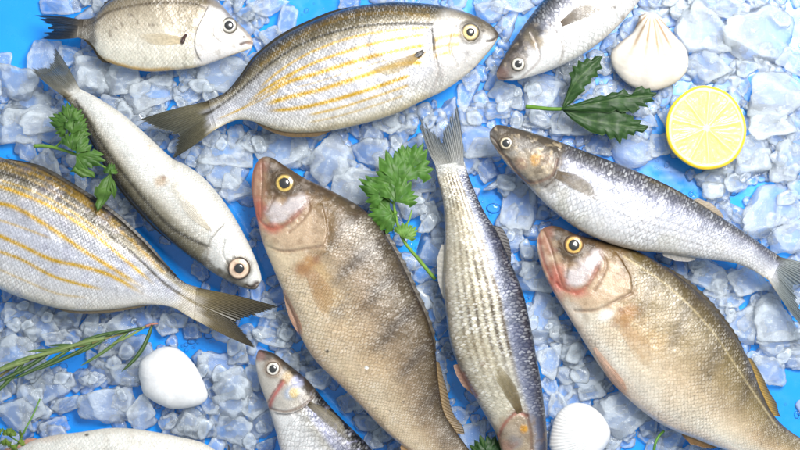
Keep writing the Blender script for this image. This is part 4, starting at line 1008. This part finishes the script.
# ------------------------------------------------------------------ lemon
def make_lemon():
    c = np.array([706.5, 128.0]); zt = 0.026; R = 39.5
    wx, wy = W(c, zt); root = empty('lemon_half', (float(wx), float(wy), 0.004)); tag(root, 'cut yellow lemon half with its flesh facing up on the ice', 'lemon')
    na = 220
    an = np.linspace(0, 2 * np.pi, na, endpoint=False)
    rad = R * (1 + .025 * np.cos(2 * an + .9) + .012 * np.cos(3 * an + 2) + .006 * np.cos(7 * an)) * S
    # squashed a little: the photo shows it 79 wide and 84 high
    ex, ey = .985, 1.045
    tx, ty = math.radians(3), math.radians(-4)
    def place(r, z):
        x = rad[None, :] * r * np.cos(an)[None, :] * ex; y = rad[None, :] * r * np.sin(an)[None, :] * ey
        zz = z + 0 * x
        zz = zz + x * math.tan(ty) + y * math.tan(tx)
        return np.stack([x + float(wx), y + float(wy), zz], -1)
    # cut face
    nr = 90; rho = np.linspace(0, 1, nr)[:, None]
    A = an[None, :] + (fbm(rho * 4 + 0 * an, 0 * rho + an * 1.2, 3) - .5) * .10
    segs = np.array([0.12, .78, 1.45, 2.2, 2.85, 3.5, 4.15, 4.75, 5.55]) + .05
    da = np.min(np.abs((A[..., None] - segs + np.pi) % (2 * np.pi) - np.pi), -1)
    wd = da * rho * R
    # off centre core
    memb = np.exp(-(wd / .55) ** 2); core = sstep(.11, .05, rho + (fbm(A * 3, rho * 3, 4) - .5) * .06)
    pith = sstep(.885, .915, rho + .02 * (1 - sstep(0, 6, wd)) + (fbm(A * 2.5, rho, 9) - .5) * .02)
    ves = fbm(A * 22, rho * 6, 12, 3); ves2 = fbm(A * 9, rho * 2.5, 15, 3)
    pulp = lin((218, 194, 100)) * (1 - ves2[..., None]) + lin((228, 212, 140)) * ves2[..., None]
    pulp = pulp * (.86 + .28 * ves[..., None])
    col = pulp; m = np.clip(memb * .5 + core, 0, 1)[..., None]; col = col * (1 - m) + lin((244, 236, 196)) * m
    p_ = pith[..., None]; col = col * (1 - p_) + lin((240, 226, 160)) * p_
    rm = sstep(.945, .975, rho + 0 * A)[..., None]; col = col * (1 - rm) + lin((232, 192, 40)) * rm
    z = zt + (ves - .5) * .0007 * (1 - pith) * (1 - m[..., 0]) + memb * .00035 * (1 - pith) - .0008 * (1 - pith) * sstep(0, 3, wd) - sstep(.96, 1, rho) * .0006
    V = place(rho, z)
    t = NT('lemon_flesh'); nz = t.noise(t.geo(), 900, 3, 0.6)
    p = t.principled(Base_Color=t.attr('Col'), Roughness=t.ramp(nz, .3, .7, .18, .42), Coat_Weight=.3, Coat_Roughness=.1, Normal=t.bump(nz, .25, .0006))
    p.inputs['Subsurface Weight'].default_value = .25; p.inputs['Subsurface Radius'].default_value = (.008, .006, .002); p.inputs['Subsurface Scale'].default_value = .6
    mesh_obj('flesh', V.reshape(-1, 3), grid_faces(nr, na, wrap=True), t.finish(p.outputs[0]), root, col.reshape(-1, 3), origin=root.location)
    # peel: rim just wider than the face, then a rounded bottom with the stem nipple
    ph = np.linspace(0, np.pi / 2, 50)[:, None]
    rr = np.concatenate([[[.992]], [[1.016]], [[1.03]], 1.034 * np.cos(ph)[2:]]); zz = np.concatenate([[[0]], [[-.0004]], [[-.0012]], -.0012 - .0205 * np.sin(ph)[2:]])
    V = place(rr, zt - .0005 + zz)
    t = NT('lemon_peel'); g = t.geo(); n = t.n('ShaderNodeTexVoronoi'); t.set(n.inputs['Vector'], g); t.set(n.inputs['Scale'], 700)
    p = t.principled(Base_Color=t.mix(t.noise(g, 60), (.75, .50, .015), (.86, .62, .04)), Roughness=.35, Normal=t.bump(n.outputs['Distance'], .4, .0005), Coat_Weight=.2)
    p.inputs['Subsurface Weight'].default_value = .1; p.inputs['Subsurface Radius'].default_value = (.004, .003, .0005)
    mesh_obj('peel', V.reshape(-1, 3), grid_faces(len(rr), na, wrap=True), t.finish(p.outputs[0]), root, origin=root.location)
make_lemon()

# ------------------------------------------------------------------ shells
def shell_mat(name, rough):
    t = NT(name); g = t.geo(); c = t.attr('Col')
    n = t.noise(g, 260, 5, 0.65); n2 = t.noise(g, 1500, 2, .5)
    c = t.mix(1.0, c, t.ramp(n, .25, .75, .93, 1.05), 'MULTIPLY')
    p = t.principled(Base_Color=c, Roughness=t.ramp(n, .3, .7, rough - .1, rough + .15), Normal=t.bump(n2, .15, .0004, t.bump(n, .25, .0008)))
    p.inputs['Subsurface Weight'].default_value = .12; p.inputs['Subsurface Radius'].default_value = (.004, .003, .0025); p.inputs['Subsurface Scale'].default_value = .5
    return t.finish(p.outputs[0])
def make_shell(name, label, outline, umbo, hgt, zb, nribs, ribamp, colfn, rough=.5, apex=.35, lean=0.0, ribpow=1.0, group=None):
    P = spl(list(outline) + [outline[0]], 400)[:-1]; c = P.mean(0); umbo = np.asarray(umbo, float)
    top = c + (umbo - c) * apex
    nr, na = 110, len(P); rho = np.linspace(0, 1, nr)[:, None]
    # rings move from the rim towards a top that leans to the hinge
    cen = c + (top - c) * (1 - rho ** 1.5)[..., None] * np.ones((1, na, 1))
    Q = cen * (1 - rho[..., None]) + P[None] * rho[..., None] if apex == 0 else (top + (P[None] - top) * rho[..., None])
    d = Q - umbo; ang = np.arctan2(d[..., 1], d[..., 0]); dist = np.linalg.norm(d, axis=-1)
    mc = (c - umbo); am = math.atan2(mc[1], mc[0]); rel = (ang - am + np.pi) % (2 * np.pi) - np.pi
    L = np.linalg.norm(P - umbo, axis=1).max()
    z = hgt * (1 - rho ** 2.4) ** .55 * np.ones((1, na))
    ph = rel * nribs / 2.2
    fade = sstep(.05, .5, dist / L)
    ribs = np.cos(2 * np.pi * ph); ribs = np.sign(ribs) * np.abs(ribs) ** ribpow
    growth = fbm(dist / L * 14, rel * .6, 7, 3)
    z = z + ribamp * ribs * fade + (growth - .5) * ribamp * .5 + (fbm(Q[..., 0] * .06, Q[..., 1] * .06, 3) - .5) * hgt * (.10 if ribamp else .02) * (1 - rho ** 3)
    col = colfn(Q, rel, dist / L, ribs, growth, rho + 0 * rel)
    zz = zb + z
    x, y = W(Q, zb + hgt * .3)
    top_v = np.stack([x, y, zz], -1)
    # underside: a hollow just under the top
    und = top_v.copy(); und[..., 2] -= .0012 * (1 - .5 * rho) ; 
    V = np.concatenate([top_v.reshape(-1, 3), und.reshape(-1, 3)]); k = nr * na
    f1 = grid_faces(nr, na, wrap=True); f2 = [[a + k for a in q[::-1]] for q in f1]
    e = (nr - 1) * na
    f3 = [[e + j, e + (j + 1) % na, e + (j + 1) % na + k, e + j + k] for j in range(na)]
    cc = col.reshape(-1, 3)
    o = mesh_obj(name, V, f1 + f2 + f3, shell_mat(name + '_calcium', rough), None, np.clip(np.vstack([cc, cc]), 0, 1), origin=(float(V[:, 0].mean()), float(V[:, 1].mean()), zb))
    tag(o, label, 'shell', group)
def c_scallop(Q, rel, dl, ribs, gr, rho):
    col = np.ones(Q.shape[:2] + (1,)) * lin((208, 200, 188))
    w = sstep(.55, .95, fbm(rel * 5 + 3, dl * .8, 5, 2) + .25 * (1 - dl)) * sstep(.75, .2, dl) * sstep(.02, .15, dl)
    st = np.exp(-((np.abs((rel * 3.2) % 1 - .5)) / .13) ** 2)
    w = np.clip(w * .6 + st * 1.2 * sstep(.8, .2, dl) * sstep(.04, .16, dl) * (.4 + fbm(Q[..., 0] * .2, Q[..., 1] * .2, 8)), 0, 1)
    col = col * (1 - w[..., None] * .9) + lin((160, 130, 94)) * w[..., None] * .9
    b_ = (sstep(.62, .75, fbm(dl * 9, rel * .5, 23)) * .25)[..., None]
    return col * (1 - b_) + lin((222, 210, 192)) * b_
make_shell('scallop_shell', 'cream scallop shell with tan streaks on its ribs, above the lemon', [(640, 15), (647, 12), (655, 12), (663, 18), (668, 26), (676, 36), (685.5, 46.5), (689, 60), (686, 73), (672, 85), (650, 90.5), (629, 84), (615, 69), (611, 54), (619, 43), (632, 33), (637, 24)], (651, 11), .0105, .014, 6, .0008, c_scallop, .5, apex=.2)
def c_white(Q, rel, dl, ribs, gr, rho):
    return np.ones(Q.shape[:2] + (1,)) * lin((222, 221, 221)) * (.97 + .05 * gr[..., None]) * (1 - .06 * sstep(.5, .62, fbm(dl * 10, rel * .7, 31))[..., None])
make_shell('cockle_shell', 'smooth plain white shell right of the rosemary sprig', [(138, 369), (140, 362), (148, 354.5), (157, 349), (168, 347), (181, 351.5), (193, 364), (201, 378), (207, 394), (204, 402), (194, 407), (174, 409.6), (162, 406.5), (150, 400), (143, 394), (140.5, 387), (139.2, 380), (138, 375)], (139, 372), .0135, .012, 30, .0, c_white, .55, apex=.15)
def c_fan(Q, rel, dl, ribs, gr, rho):
    b_ = sstep(.78, .9, dl)[..., None]
    return np.ones(Q.shape[:2] + (1,)) * (lin((220, 219, 217)) * (1 - b_) + lin((222, 219, 216)) * b_) * (.95 + .05 * ribs[..., None])
make_shell('cockle_shell', 'white shell with fine fan ribs and a smooth bulge, cut by the bottom edge', [(549, 446), (551, 432), (555, 419), (563, 409), (574, 403.5), (588, 405), (600, 413), (608, 424), (611, 433), (609, 442), (602, 452), (588, 461), (570, 463), (555, 457)], (610, 434), .011, .013, 34, .00018, c_fan, .5, apex=.3)

# ------------------------------------------------------------------ herbs
LEAF = {}
def leaf_mat(name, rough=.5):
    if name not in LEAF: LEAF[name] = col_mat(name, rough=rough, noise=.2, nscale=220, bump=.12, trans=.3, spec=.45)
    return LEAF[name]
def sheet2(name, V, col, mat, parent, org, thick=.0003):
    n, m = V.shape[:2]; v = V.reshape(-1, 3); v2 = v.copy(); v2[:, 2] -= thick
    f = grid_faces(n, m); k = n * m; f2 = [[a + k for a in q[::-1]] for q in f]
    rim = list(range(m)) + [i * m + m - 1 for i in range(1, n)] + [(n - 1) * m + j for j in range(m - 2, -1, -1)] + [i * m for i in range(n - 2, 0, -1)]
    f3 = [[rim[i], rim[(i + 1) % len(rim)], rim[(i + 1) % len(rim)] + k, rim[i] + k] for i in range(len(rim))]
    return np.vstack([v, v2]), f + f2 + f3, np.vstack([col.reshape(-1, 3)] * 2)
def tri(x): return 1 - np.abs((x % 1) * 2 - 1)
def lobe(base, ang, L, Wd, z, teeth, rng, rise=.002, droop=.003, c0=(58, 92, 34), c1=(40, 78, 28)):
    nl, nw = 26, 25
    t = np.linspace(0, 1, nl)[:, None]; s = np.linspace(-1, 1, nw)[None, :]
    d = np.array([math.cos(ang), math.sin(ang)]); n = np.array([-d[1], d[0]])
    tooth = tri(s * teeth / 2 + .5) ** .8
    al = L * t * (1 - .30 * s * s * t + .28 * (tooth - .5) * t ** 3)
    hw = Wd * .5 * (t ** 1.0) * (1.15 - .2 * t) * (1 + .14 * (tri(t * 2.3 + .2) - .4) * np.abs(s))
    P = np.asarray(base, float) + d * al[..., None] + n * (hw * s)[..., None]
    zz = z + rise * np.sin(np.pi * t * .7) - droop * t ** 2 - .0012 * (np.abs(s) ** 1.5) * t * rng.uniform(-.6, 1.2) + (fbm(P[..., 0] * .12, P[..., 1] * .12, int(rng.integers(99)), 2) - .5) * .0026
    zz = zz - .0004 * np.exp(-(s / .08) ** 2)
    x, y = W(P, z)
    g = fbm(P[..., 0] * .15, P[..., 1] * .15, 3)[..., None]
    c = lin(c0) * g + lin(c1) * (1 - g)
    ve = np.maximum(np.exp(-(s / .06) ** 2), .6 * np.exp(-((np.abs(s) - .5 * t) / .05) ** 2))[..., None] * .35 + 0 * t[..., None]
    c = c * (1 - ve) + lin((112, 142, 66)) * ve
    return np.stack([x, y, zz], -1), c
def leaflet(base, ang, size, z, rng, spread=(-52, 0, 52), c0=(88, 132, 46), c1=(54, 98, 32), wide=.76, tilt=0):
    """a parsley leaf: toothed lobes fanning from one point, joined into one mesh"""
    vs, fs, cs, off = [], [], [], 0
    for i, a in enumerate(spread):
        L = size * (1 - .0042 * abs(a)) * rng.uniform(.9, 1.08)
        V, c = lobe(base, math.radians(ang + a + rng.uniform(-6, 6)), L, size * wide * rng.uniform(.85, 1.1), z + .0004 * (i % 2) + rng.uniform(0, .0003), 3, rng, c0=c0, c1=c1)
        v, f, cc = sheet2('', V, c, None, None, None)
        vs.append(v); fs += [[q + off for q in f_] for f_ in f]; cs.append(cc); off += len(v)
    return np.vstack(vs), fs, np.vstack(cs)
def tube(pts, r0, r1, n=40, m=10, zs=None, seed=0):
    P = spl(pts, n); z = np.interp(np.linspace(0, 1, n), np.linspace(0, 1, len(zs)), zs)
    x, y = W(P, z); C = np.stack([x, y, z], -1)
    T = np.gradient(C, axis=0); T /= np.linalg.norm(T, axis=1)[:, None]
    A = np.cross(T, [0, 0, 1]); A /= np.linalg.norm(A, axis=1)[:, None]; B = np.cross(A, T)
    r = np.linspace(r0, r1, n) * S
    an = np.linspace(0, 2 * np.pi, m, endpoint=False)
    V = C[:, None, :] + r[:, None, None] * (np.cos(an)[None, :, None] * A[:, None, :] + np.sin(an)[None, :, None] * B[:, None, :])
    f = grid_faces(n, m, wrap=True); f += [list(range(m))[::-1], list(range((n - 1) * m, n * m))]
    return V.reshape(-1, 3), f
def merge(lst):
    vs, fs, off = [], [], 0
    for v, f in lst: vs.append(v); fs += [[q + off for q in g] for g in f]; off += len(v)
    return np.vstack(vs), fs
def stem(parent, tubes, c, org):
    v, f = merge(tubes)
    return mesh_obj('stem', v, f, leaf_mat('herb_stem', .4), parent, np.ones((len(v), 3)) * lin(c), origin=org)
def sprig(name, label, cat, c, z):
    x, y = W(c, z); o = empty(name, (float(x), float(y), z)); tag(o, label, cat); return o
R5 = np.random.default_rng(5)
# parsley in the middle
g = sprig('parsley_sprig', 'green parsley sprig in the middle, beside the back of the brown perch', 'parsley', (400, 210), .02); og = g.location
stem(g, [tube([(435, 279), (420, 261), (404, 241), (397, 222), (394, 200), (400, 176), (410, 160)], 2.0, 1.0, zs=[.016, .02, .026, .028, .03, .03, .029]),
         tube([(399, 230), (408, 222), (412, 210)], 1.2, .8, n=14, zs=[.027, .028, .027]), tube([(395, 205), (384, 196), (374, 186)], 1.1, .8, n=14, zs=[.029, .03, .029]), tube([(394, 214), (386, 216), (380, 216)], 1, .7, n=14, zs=[.029, .029, .028])], (128, 166, 70), og)
for b_, a, sz, z in (((409, 172), -58, 30, .031), ((408, 166), -100, 19, .030), ((398, 186), -108, 33, .033), ((386, 196), -148, 27, .031), ((396, 202), -70, 26, .035), ((392, 214), 178, 25, .030), ((396, 222), -160, 17, .029)):
    v, f, c_ = leaflet(b_, a, sz, z, R5); mesh_obj('leaf', v, f, leaf_mat('parsley_leaf'), g, c_, origin=og)
v, f, c_ = leaflet((403, 238), -60, 17, .03, R5, spread=(-50, -18, 18, 50), c0=(124, 160, 72), c1=(92, 138, 56)); mesh_obj('leaf', v, f, leaf_mat('parsley_leaf'), g, c_, origin=og)
# parsley on the left
g = sprig('parsley_sprig', 'drooping parsley sprig with a bare stem end, between the two fish on the left', 'parsley', (80, 160), .02); og = g.location; g0 = g
stem(g, [tube([(34, 146), (45, 146), (58, 148.5), (72, 153), (86, 159), (98, 164), (110, 171), (110, 180)], 1.9, .9, zs=[.022, .024, .026, .028, .03, .03, .031, .031]),
         tube([(55, 147.5), (63, 140), (68, 134), (70, 124)], 1.2, .8, n=20, zs=[.025, .027, .029, .029])], (118, 156, 66), og)
for b_, a, sz, z in (((69, 126), -155, 19, .030), ((70, 122), -100, 20, .031), ((72, 134), -48, 20, .032), ((72, 150), -62, 22, .034), ((76, 154), 8, 25, .035), ((110, 174), -80, 10, .036)):
    v, f, c_ = leaflet(b_, a, sz, z, R5, c0=(88, 126, 46), c1=(52, 92, 32)); mesh_obj('leaf', v, f, leaf_mat('parsley_leaf'), g, c_, origin=og)
def outline_leaf(g, mid, left, right, z, c0, c1, name='leaf', zr=.0015, veins=7):
    n, h = 110, 12
    def poly(p):
        p = np.asarray(p, float); L = np.concatenate([[0], np.cumsum(np.linalg.norm(np.diff(p, axis=0), axis=1))]); t = np.linspace(0, L[-1], n)
        return np.stack([np.interp(t, L, p[:, k]) for k in (0, 1)], 1)
    m_, l_, r_ = spl(mid, n), poly(left), poly(right)
    s = np.linspace(-1, 1, 2 * h + 1)
    P = np.where(s[None, :, None] < 0, m_[:, None] + (l_ - m_)[:, None] * -s[None, :, None], m_[:, None] + (r_ - m_)[:, None] * s[None, :, None])
    t = np.linspace(0, 1, n)[:, None]
    vp = (t - .35 * np.abs(s)[None]) * veins
    vein = np.exp(-((vp % 1 - .5) / .09) ** 2) * sstep(0, .1, np.abs(s))[None]
    zz = z + zr * np.sin(np.pi * t) + .0010 * (1 - np.exp(-(s / .35) ** 2))[None] - .0002 * vein - .002 * np.abs(s)[None] ** 3 + (fbm(P[..., 0] * .06, P[..., 1] * .06, 4, 2) - .5) * .005
    x, y = W(P, z)
    gq = fbm(P[..., 0] * .1, P[..., 1] * .1, 9)[..., None]; c = lin(c0) * gq + lin(c1) * (1 - gq)
    w = np.maximum(np.exp(-(s / .05) ** 2)[None] * .45 + 0 * t, vein * .22)[..., None]
    c = c * (1 - w) + lin((96, 124, 66)) * w
    v, f, cc = sheet2('', np.stack([x, y, zz], -1), c, None, None, None)
    return mesh_obj(name, v, f, leaf_mat('parsley_leaf'), g, cc, origin=g.location)
GL = ((96, 130, 52), (58, 96, 34))
outline_leaf(g0, [(110, 174), (106, 190), (98, 212)], [(109, 174), (102, 180), (98, 188), (96, 186), (94, 194), (97, 199), (95, 205), (98, 212)], [(111, 174), (112, 182), (110, 190), (112, 193), (108, 199), (104, 204), (98, 212)], .036, *GL)
outline_leaf(g0, [(109, 176), (113, 188), (114, 199)], [(108, 176), (109, 186), (111, 192), (114, 199)], [(110, 175), (115, 182), (117, 190), (114, 199)], .034, *GL)
outline_leaf(g0, [(76, 164), (82, 172), (95, 178)], [(75, 165), (70, 172), (74, 172), (82, 178), (88, 177), (95, 178)], [(77, 163), (84, 166), (90, 170), (94, 172), (95, 178)], .033, *GL)
g = sprig('celery_leaf', 'dark green celery leaf on a short stem between the mullets and the shell', 'celery leaf', (590, 105), .02)
DK = ((48, 82, 34), (28, 58, 22))
stem(g, [tube([(526, 106.5), (540, 108), (552, 109), (564, 109)], 2.2, 1.8, n=26, zs=[.02, .023, .025, .026])], (98, 138, 48), g.location)
outline_leaf(g, [(563, 107), (573, 86), (587, 70), (603, 56)], [(562, 107), (567, 92), (570, 84), (571, 77), (568.5, 73), (573, 71), (572, 65), (577, 67), (578, 60), (583, 62.5), (587, 57), (591, 60.5), (595, 56), (603, 56)], [(564, 108), (572, 103), (579, 95), (585, 91), (584, 87), (591, 83), (591.5, 78), (598, 77), (597, 71), (602.5, 68.5), (600, 63), (603, 56)], .027, *DK)
outline_leaf(g, [(562, 109), (590, 104), (622, 98), (656, 95)], [(562, 108), (577, 103), (592, 98), (601, 95), (606, 96), (612, 92), (618, 92.5), (624, 88.5), (629, 94), (633, 94), (636, 88), (642, 85.5), (645, 89), (650, 88), (651, 92), (657, 92.5), (656, 95)], [(562, 110), (580, 112), (600, 112), (610, 113), (616, 110), (622, 113), (630, 111), (633, 114), (640, 109), (639, 106), (649, 107.5), (645, 103), (655, 101), (651, 98), (656, 95)], .028, *DK)
outline_leaf(g, [(563, 110), (590, 120), (620, 125), (648, 128)], [(563, 108), (580, 105), (600, 105), (614, 107), (625, 109), (626, 114), (634, 115.5), (634, 119), (642, 120), (640, 124), (649, 125.5), (648, 128)], [(563, 111), (570, 118), (578, 124), (590, 132), (602, 136), (606, 134), (610, 140), (615, 138), (620, 145), (622, 138), (627, 140), (628, 134), (634, 136), (636, 131), (643, 133), (648, 128)], .025, *DK)
# rosemary
g = sprig('rosemary_sprig', 'thin green rosemary sprig with a pink tip at the lower left', 'rosemary', (70, 352), .02); og = g.location
ST = [(-16, 390), (0, 376), (20, 364), (45, 355), (78, 347), (105, 339), (131, 331), (153, 324)]
stem(g, [tube(ST, 1.5, .8, n=60, zs=[.02, .022, .024, .026, .026, .026, .025, .024])], (150, 140, 90), og)
sp_ = spl(ST, 200)
def needle(p0, p1, w, z0, z1, bend, c, up=.0):
    n, m = 26, 9
    t = np.linspace(0, 1, n); s = np.linspace(-1, 1, m)
    p0, p1 = np.array(p0, float), np.array(p1, float); d = p1 - p0; L = np.linalg.norm(d); d /= L; nn = np.array([-d[1], d[0]])
    cen = p0 + d * (t * L)[:, None] + nn * (bend * np.sin(np.pi * t))[:, None]
    hw = w * .5 * np.interp(t, [0, .12, .5, .85, 1], [.5, .9, 1, .75, .1])
    P = cen[:, None] + nn * (hw[:, None] * s)[..., None]
    z = (z0 + (z1 - z0) * t)[:, None] + .0012 * np.sin(np.pi * t)[:, None] - w * S * .3 * (s ** 2)[None] - .0003 * np.exp(-(s / .2) ** 2)[None]
    x, y = W(P, z0)
    col = np.ones((n, m, 3)) * lin(c); mid = np.exp(-(s / .22) ** 2)[None, :, None] * .4; col = col * (1 - mid) + lin((168, 184, 132)) * mid
    return sheet2('', np.stack([x, y, z], -1), col, None, None, None, thick=.0006)
ND = [((131, 331), (78, 342), 4, 2), ((128, 332), (80, 366), 4, -2), ((152, 325), (121, 372), 5, -5), ((112, 337), (55, 352), 4.5, 2), ((105, 339), (52, 362), 4.5, -2), ((92, 343), (40, 352), 4, 1), ((95, 342), (30, 372), 4.5, -2), ((75, 348), (12, 364), 4.5, 2), ((70, 349), (10, 380), 4.5, -2), ((55, 352), (-4, 370), 5, 2), ((48, 354), (-8, 384), 5, -2), ((30, 360), (-14, 376), 5, 1), ((24, 362), (-12, 398), 5, -2), ((14, 368), (-16, 372), 4, 1), ((142, 328), (104, 337), 3, 1), ((146, 326), (110, 345), 3, -1), ((80, 346), (48, 346), 3, 1), ((60, 351), (26, 352), 3.5, 1)]
for i, (a, b_, w_, bd) in enumerate(ND):
    c_ = ((74, 104, 56), (96, 124, 66), (60, 88, 46), (124, 142, 84))[i % 4]
    v, f, cc = needle(a, b_, w_ * .86, .026 + .001 * (i % 3), .023 + .002 * (i % 4), bd, c_); mesh_obj('leaf', v, f, leaf_mat('rosemary_leaf', .5), g, cc, origin=og)
v, f = tube([(145, 326.5), (153, 324), (158, 323.5)], 1.4, .9, n=10, zs=[.0245, .0245, .024]); mesh_obj('tip', v, f, leaf_mat('herb_stem', .4), g, np.ones((len(v), 3)) * lin((186, 128, 112)), origin=og)
# thyme in the corner
g = sprig('thyme_sprig', 'tiny thyme sprig with round leaves in the bottom left corner', 'thyme', (15, 435), .03); og = g.location
stem(g, [tube([(40, 399), (33, 415), (26, 428), (19, 442), (10, 456)], .8, 1.0, n=30, zs=[.026, .032, .036, .036, .034]), tube([(19, 442), (10, 436), (2, 428)], .8, .7, n=14, zs=[.036, .035, .034])], (96, 140, 52), og)
for b_, a, sz in (((9, 436), -120, 9), ((10, 436), -60, 8), ((3, 430), 170, 9), ((18, 443), -10, 7), ((16, 444), 120, 9), ((6, 438), 100, 9), ((24, 434), 170, 7)):
    v, f, cc = leaflet(b_, a, sz, .036, R5, spread=(-20, 20), c0=(128, 150, 60), c1=(90, 120, 40), wide=.8); mesh_obj('leaf', v, f, leaf_mat('parsley_leaf'), g, cc, origin=og)
# a leaf bit and a chive
g = sprig('parsley_leaf', 'dark parsley leaf under the head of the middle mullet at the bottom edge', 'parsley', (488, 446), .02); og = g.location
v, f, cc = leaflet((490, 462), -95, 27, .02, R5, spread=(-40, -12, 14, 40), c0=(40, 76, 26), c1=(26, 58, 20), wide=.7); mesh_obj('leaf', v, f, leaf_mat('parsley_leaf'), g, cc, origin=og)
v, f = tube([(490, 470), (490, 460), (489, 452)], 1.4, 1, n=10, zs=[.018, .019, .02]); mesh_obj('stem', v, f, leaf_mat('herb_stem', .4), g, np.ones((len(v), 3)) * lin((90, 130, 50)), origin=og)
v, f = tube([(664, 431), (659, 436), (655.5, 443), (654, 452), (655, 462)], 1.2, 1.6, n=30, zs=[.017, .020, .021, .02, .018])
cc = np.ones((len(v), 3)) * lin((92, 140, 52))
o = mesh_obj('chive_stalk', v, f, leaf_mat('herb_stem', .4), None, cc, origin=v.mean(0)); tag(o, 'curved green chive stalk on the ice at the bottom edge, under the paler perch', 'chive')

# ------------------------------------------------------------------ camera, light
cam = bpy.data.cameras.new('camera'); co = bpy.data.objects.new('camera', cam); COL.objects.link(co)
co.location = (0, 0, H); cam.sensor_width = 36; cam.lens = 36 * (H - ZREF) / (800 * S); cam.clip_start = .05; cam.clip_end = 20
scene.camera = co
def area(name, loc, size, power, target=(0, 0, 0), col=(1, 1, 1)):
    from mathutils import Vector
    l = bpy.data.lights.new(name, 'AREA'); l.shape = 'SQUARE'; l.size = size; l.energy = power; l.color = col
    o = bpy.data.objects.new(name, l); COL.objects.link(o); o.location = loc
    o.rotation_euler = (Vector(target) - Vector(loc)).to_track_quat('-Z', 'Y').to_euler()
area('softbox', KEY[0], KEY[1], KEY[2], target=(0.05, 0.02, 0), col=(1.0, .985, .96))
w = bpy.data.worlds.new('World'); scene.world = w; w.use_nodes = True
w.node_tree.nodes['Background'].inputs[0].default_value = (.77, .89, 1.0, 1); w.node_tree.nodes['Background'].inputs[1].default_value = AMB
scene.view_settings.view_transform = 'Standard'; scene.view_settings.look = 'None'; scene.view_settings.exposure = EXPO; scene.view_settings.gamma = 1
cy = scene.cycles; cy.max_bounces = 14; cy.transmission_bounces = 8; cy.transparent_max_bounces = 32; cy.diffuse_bounces = 6; cy.volume_bounces = 10; cy.max_bounces = 20; cy.glossy_bounces = 4; cy.sample_clamp_indirect = 6
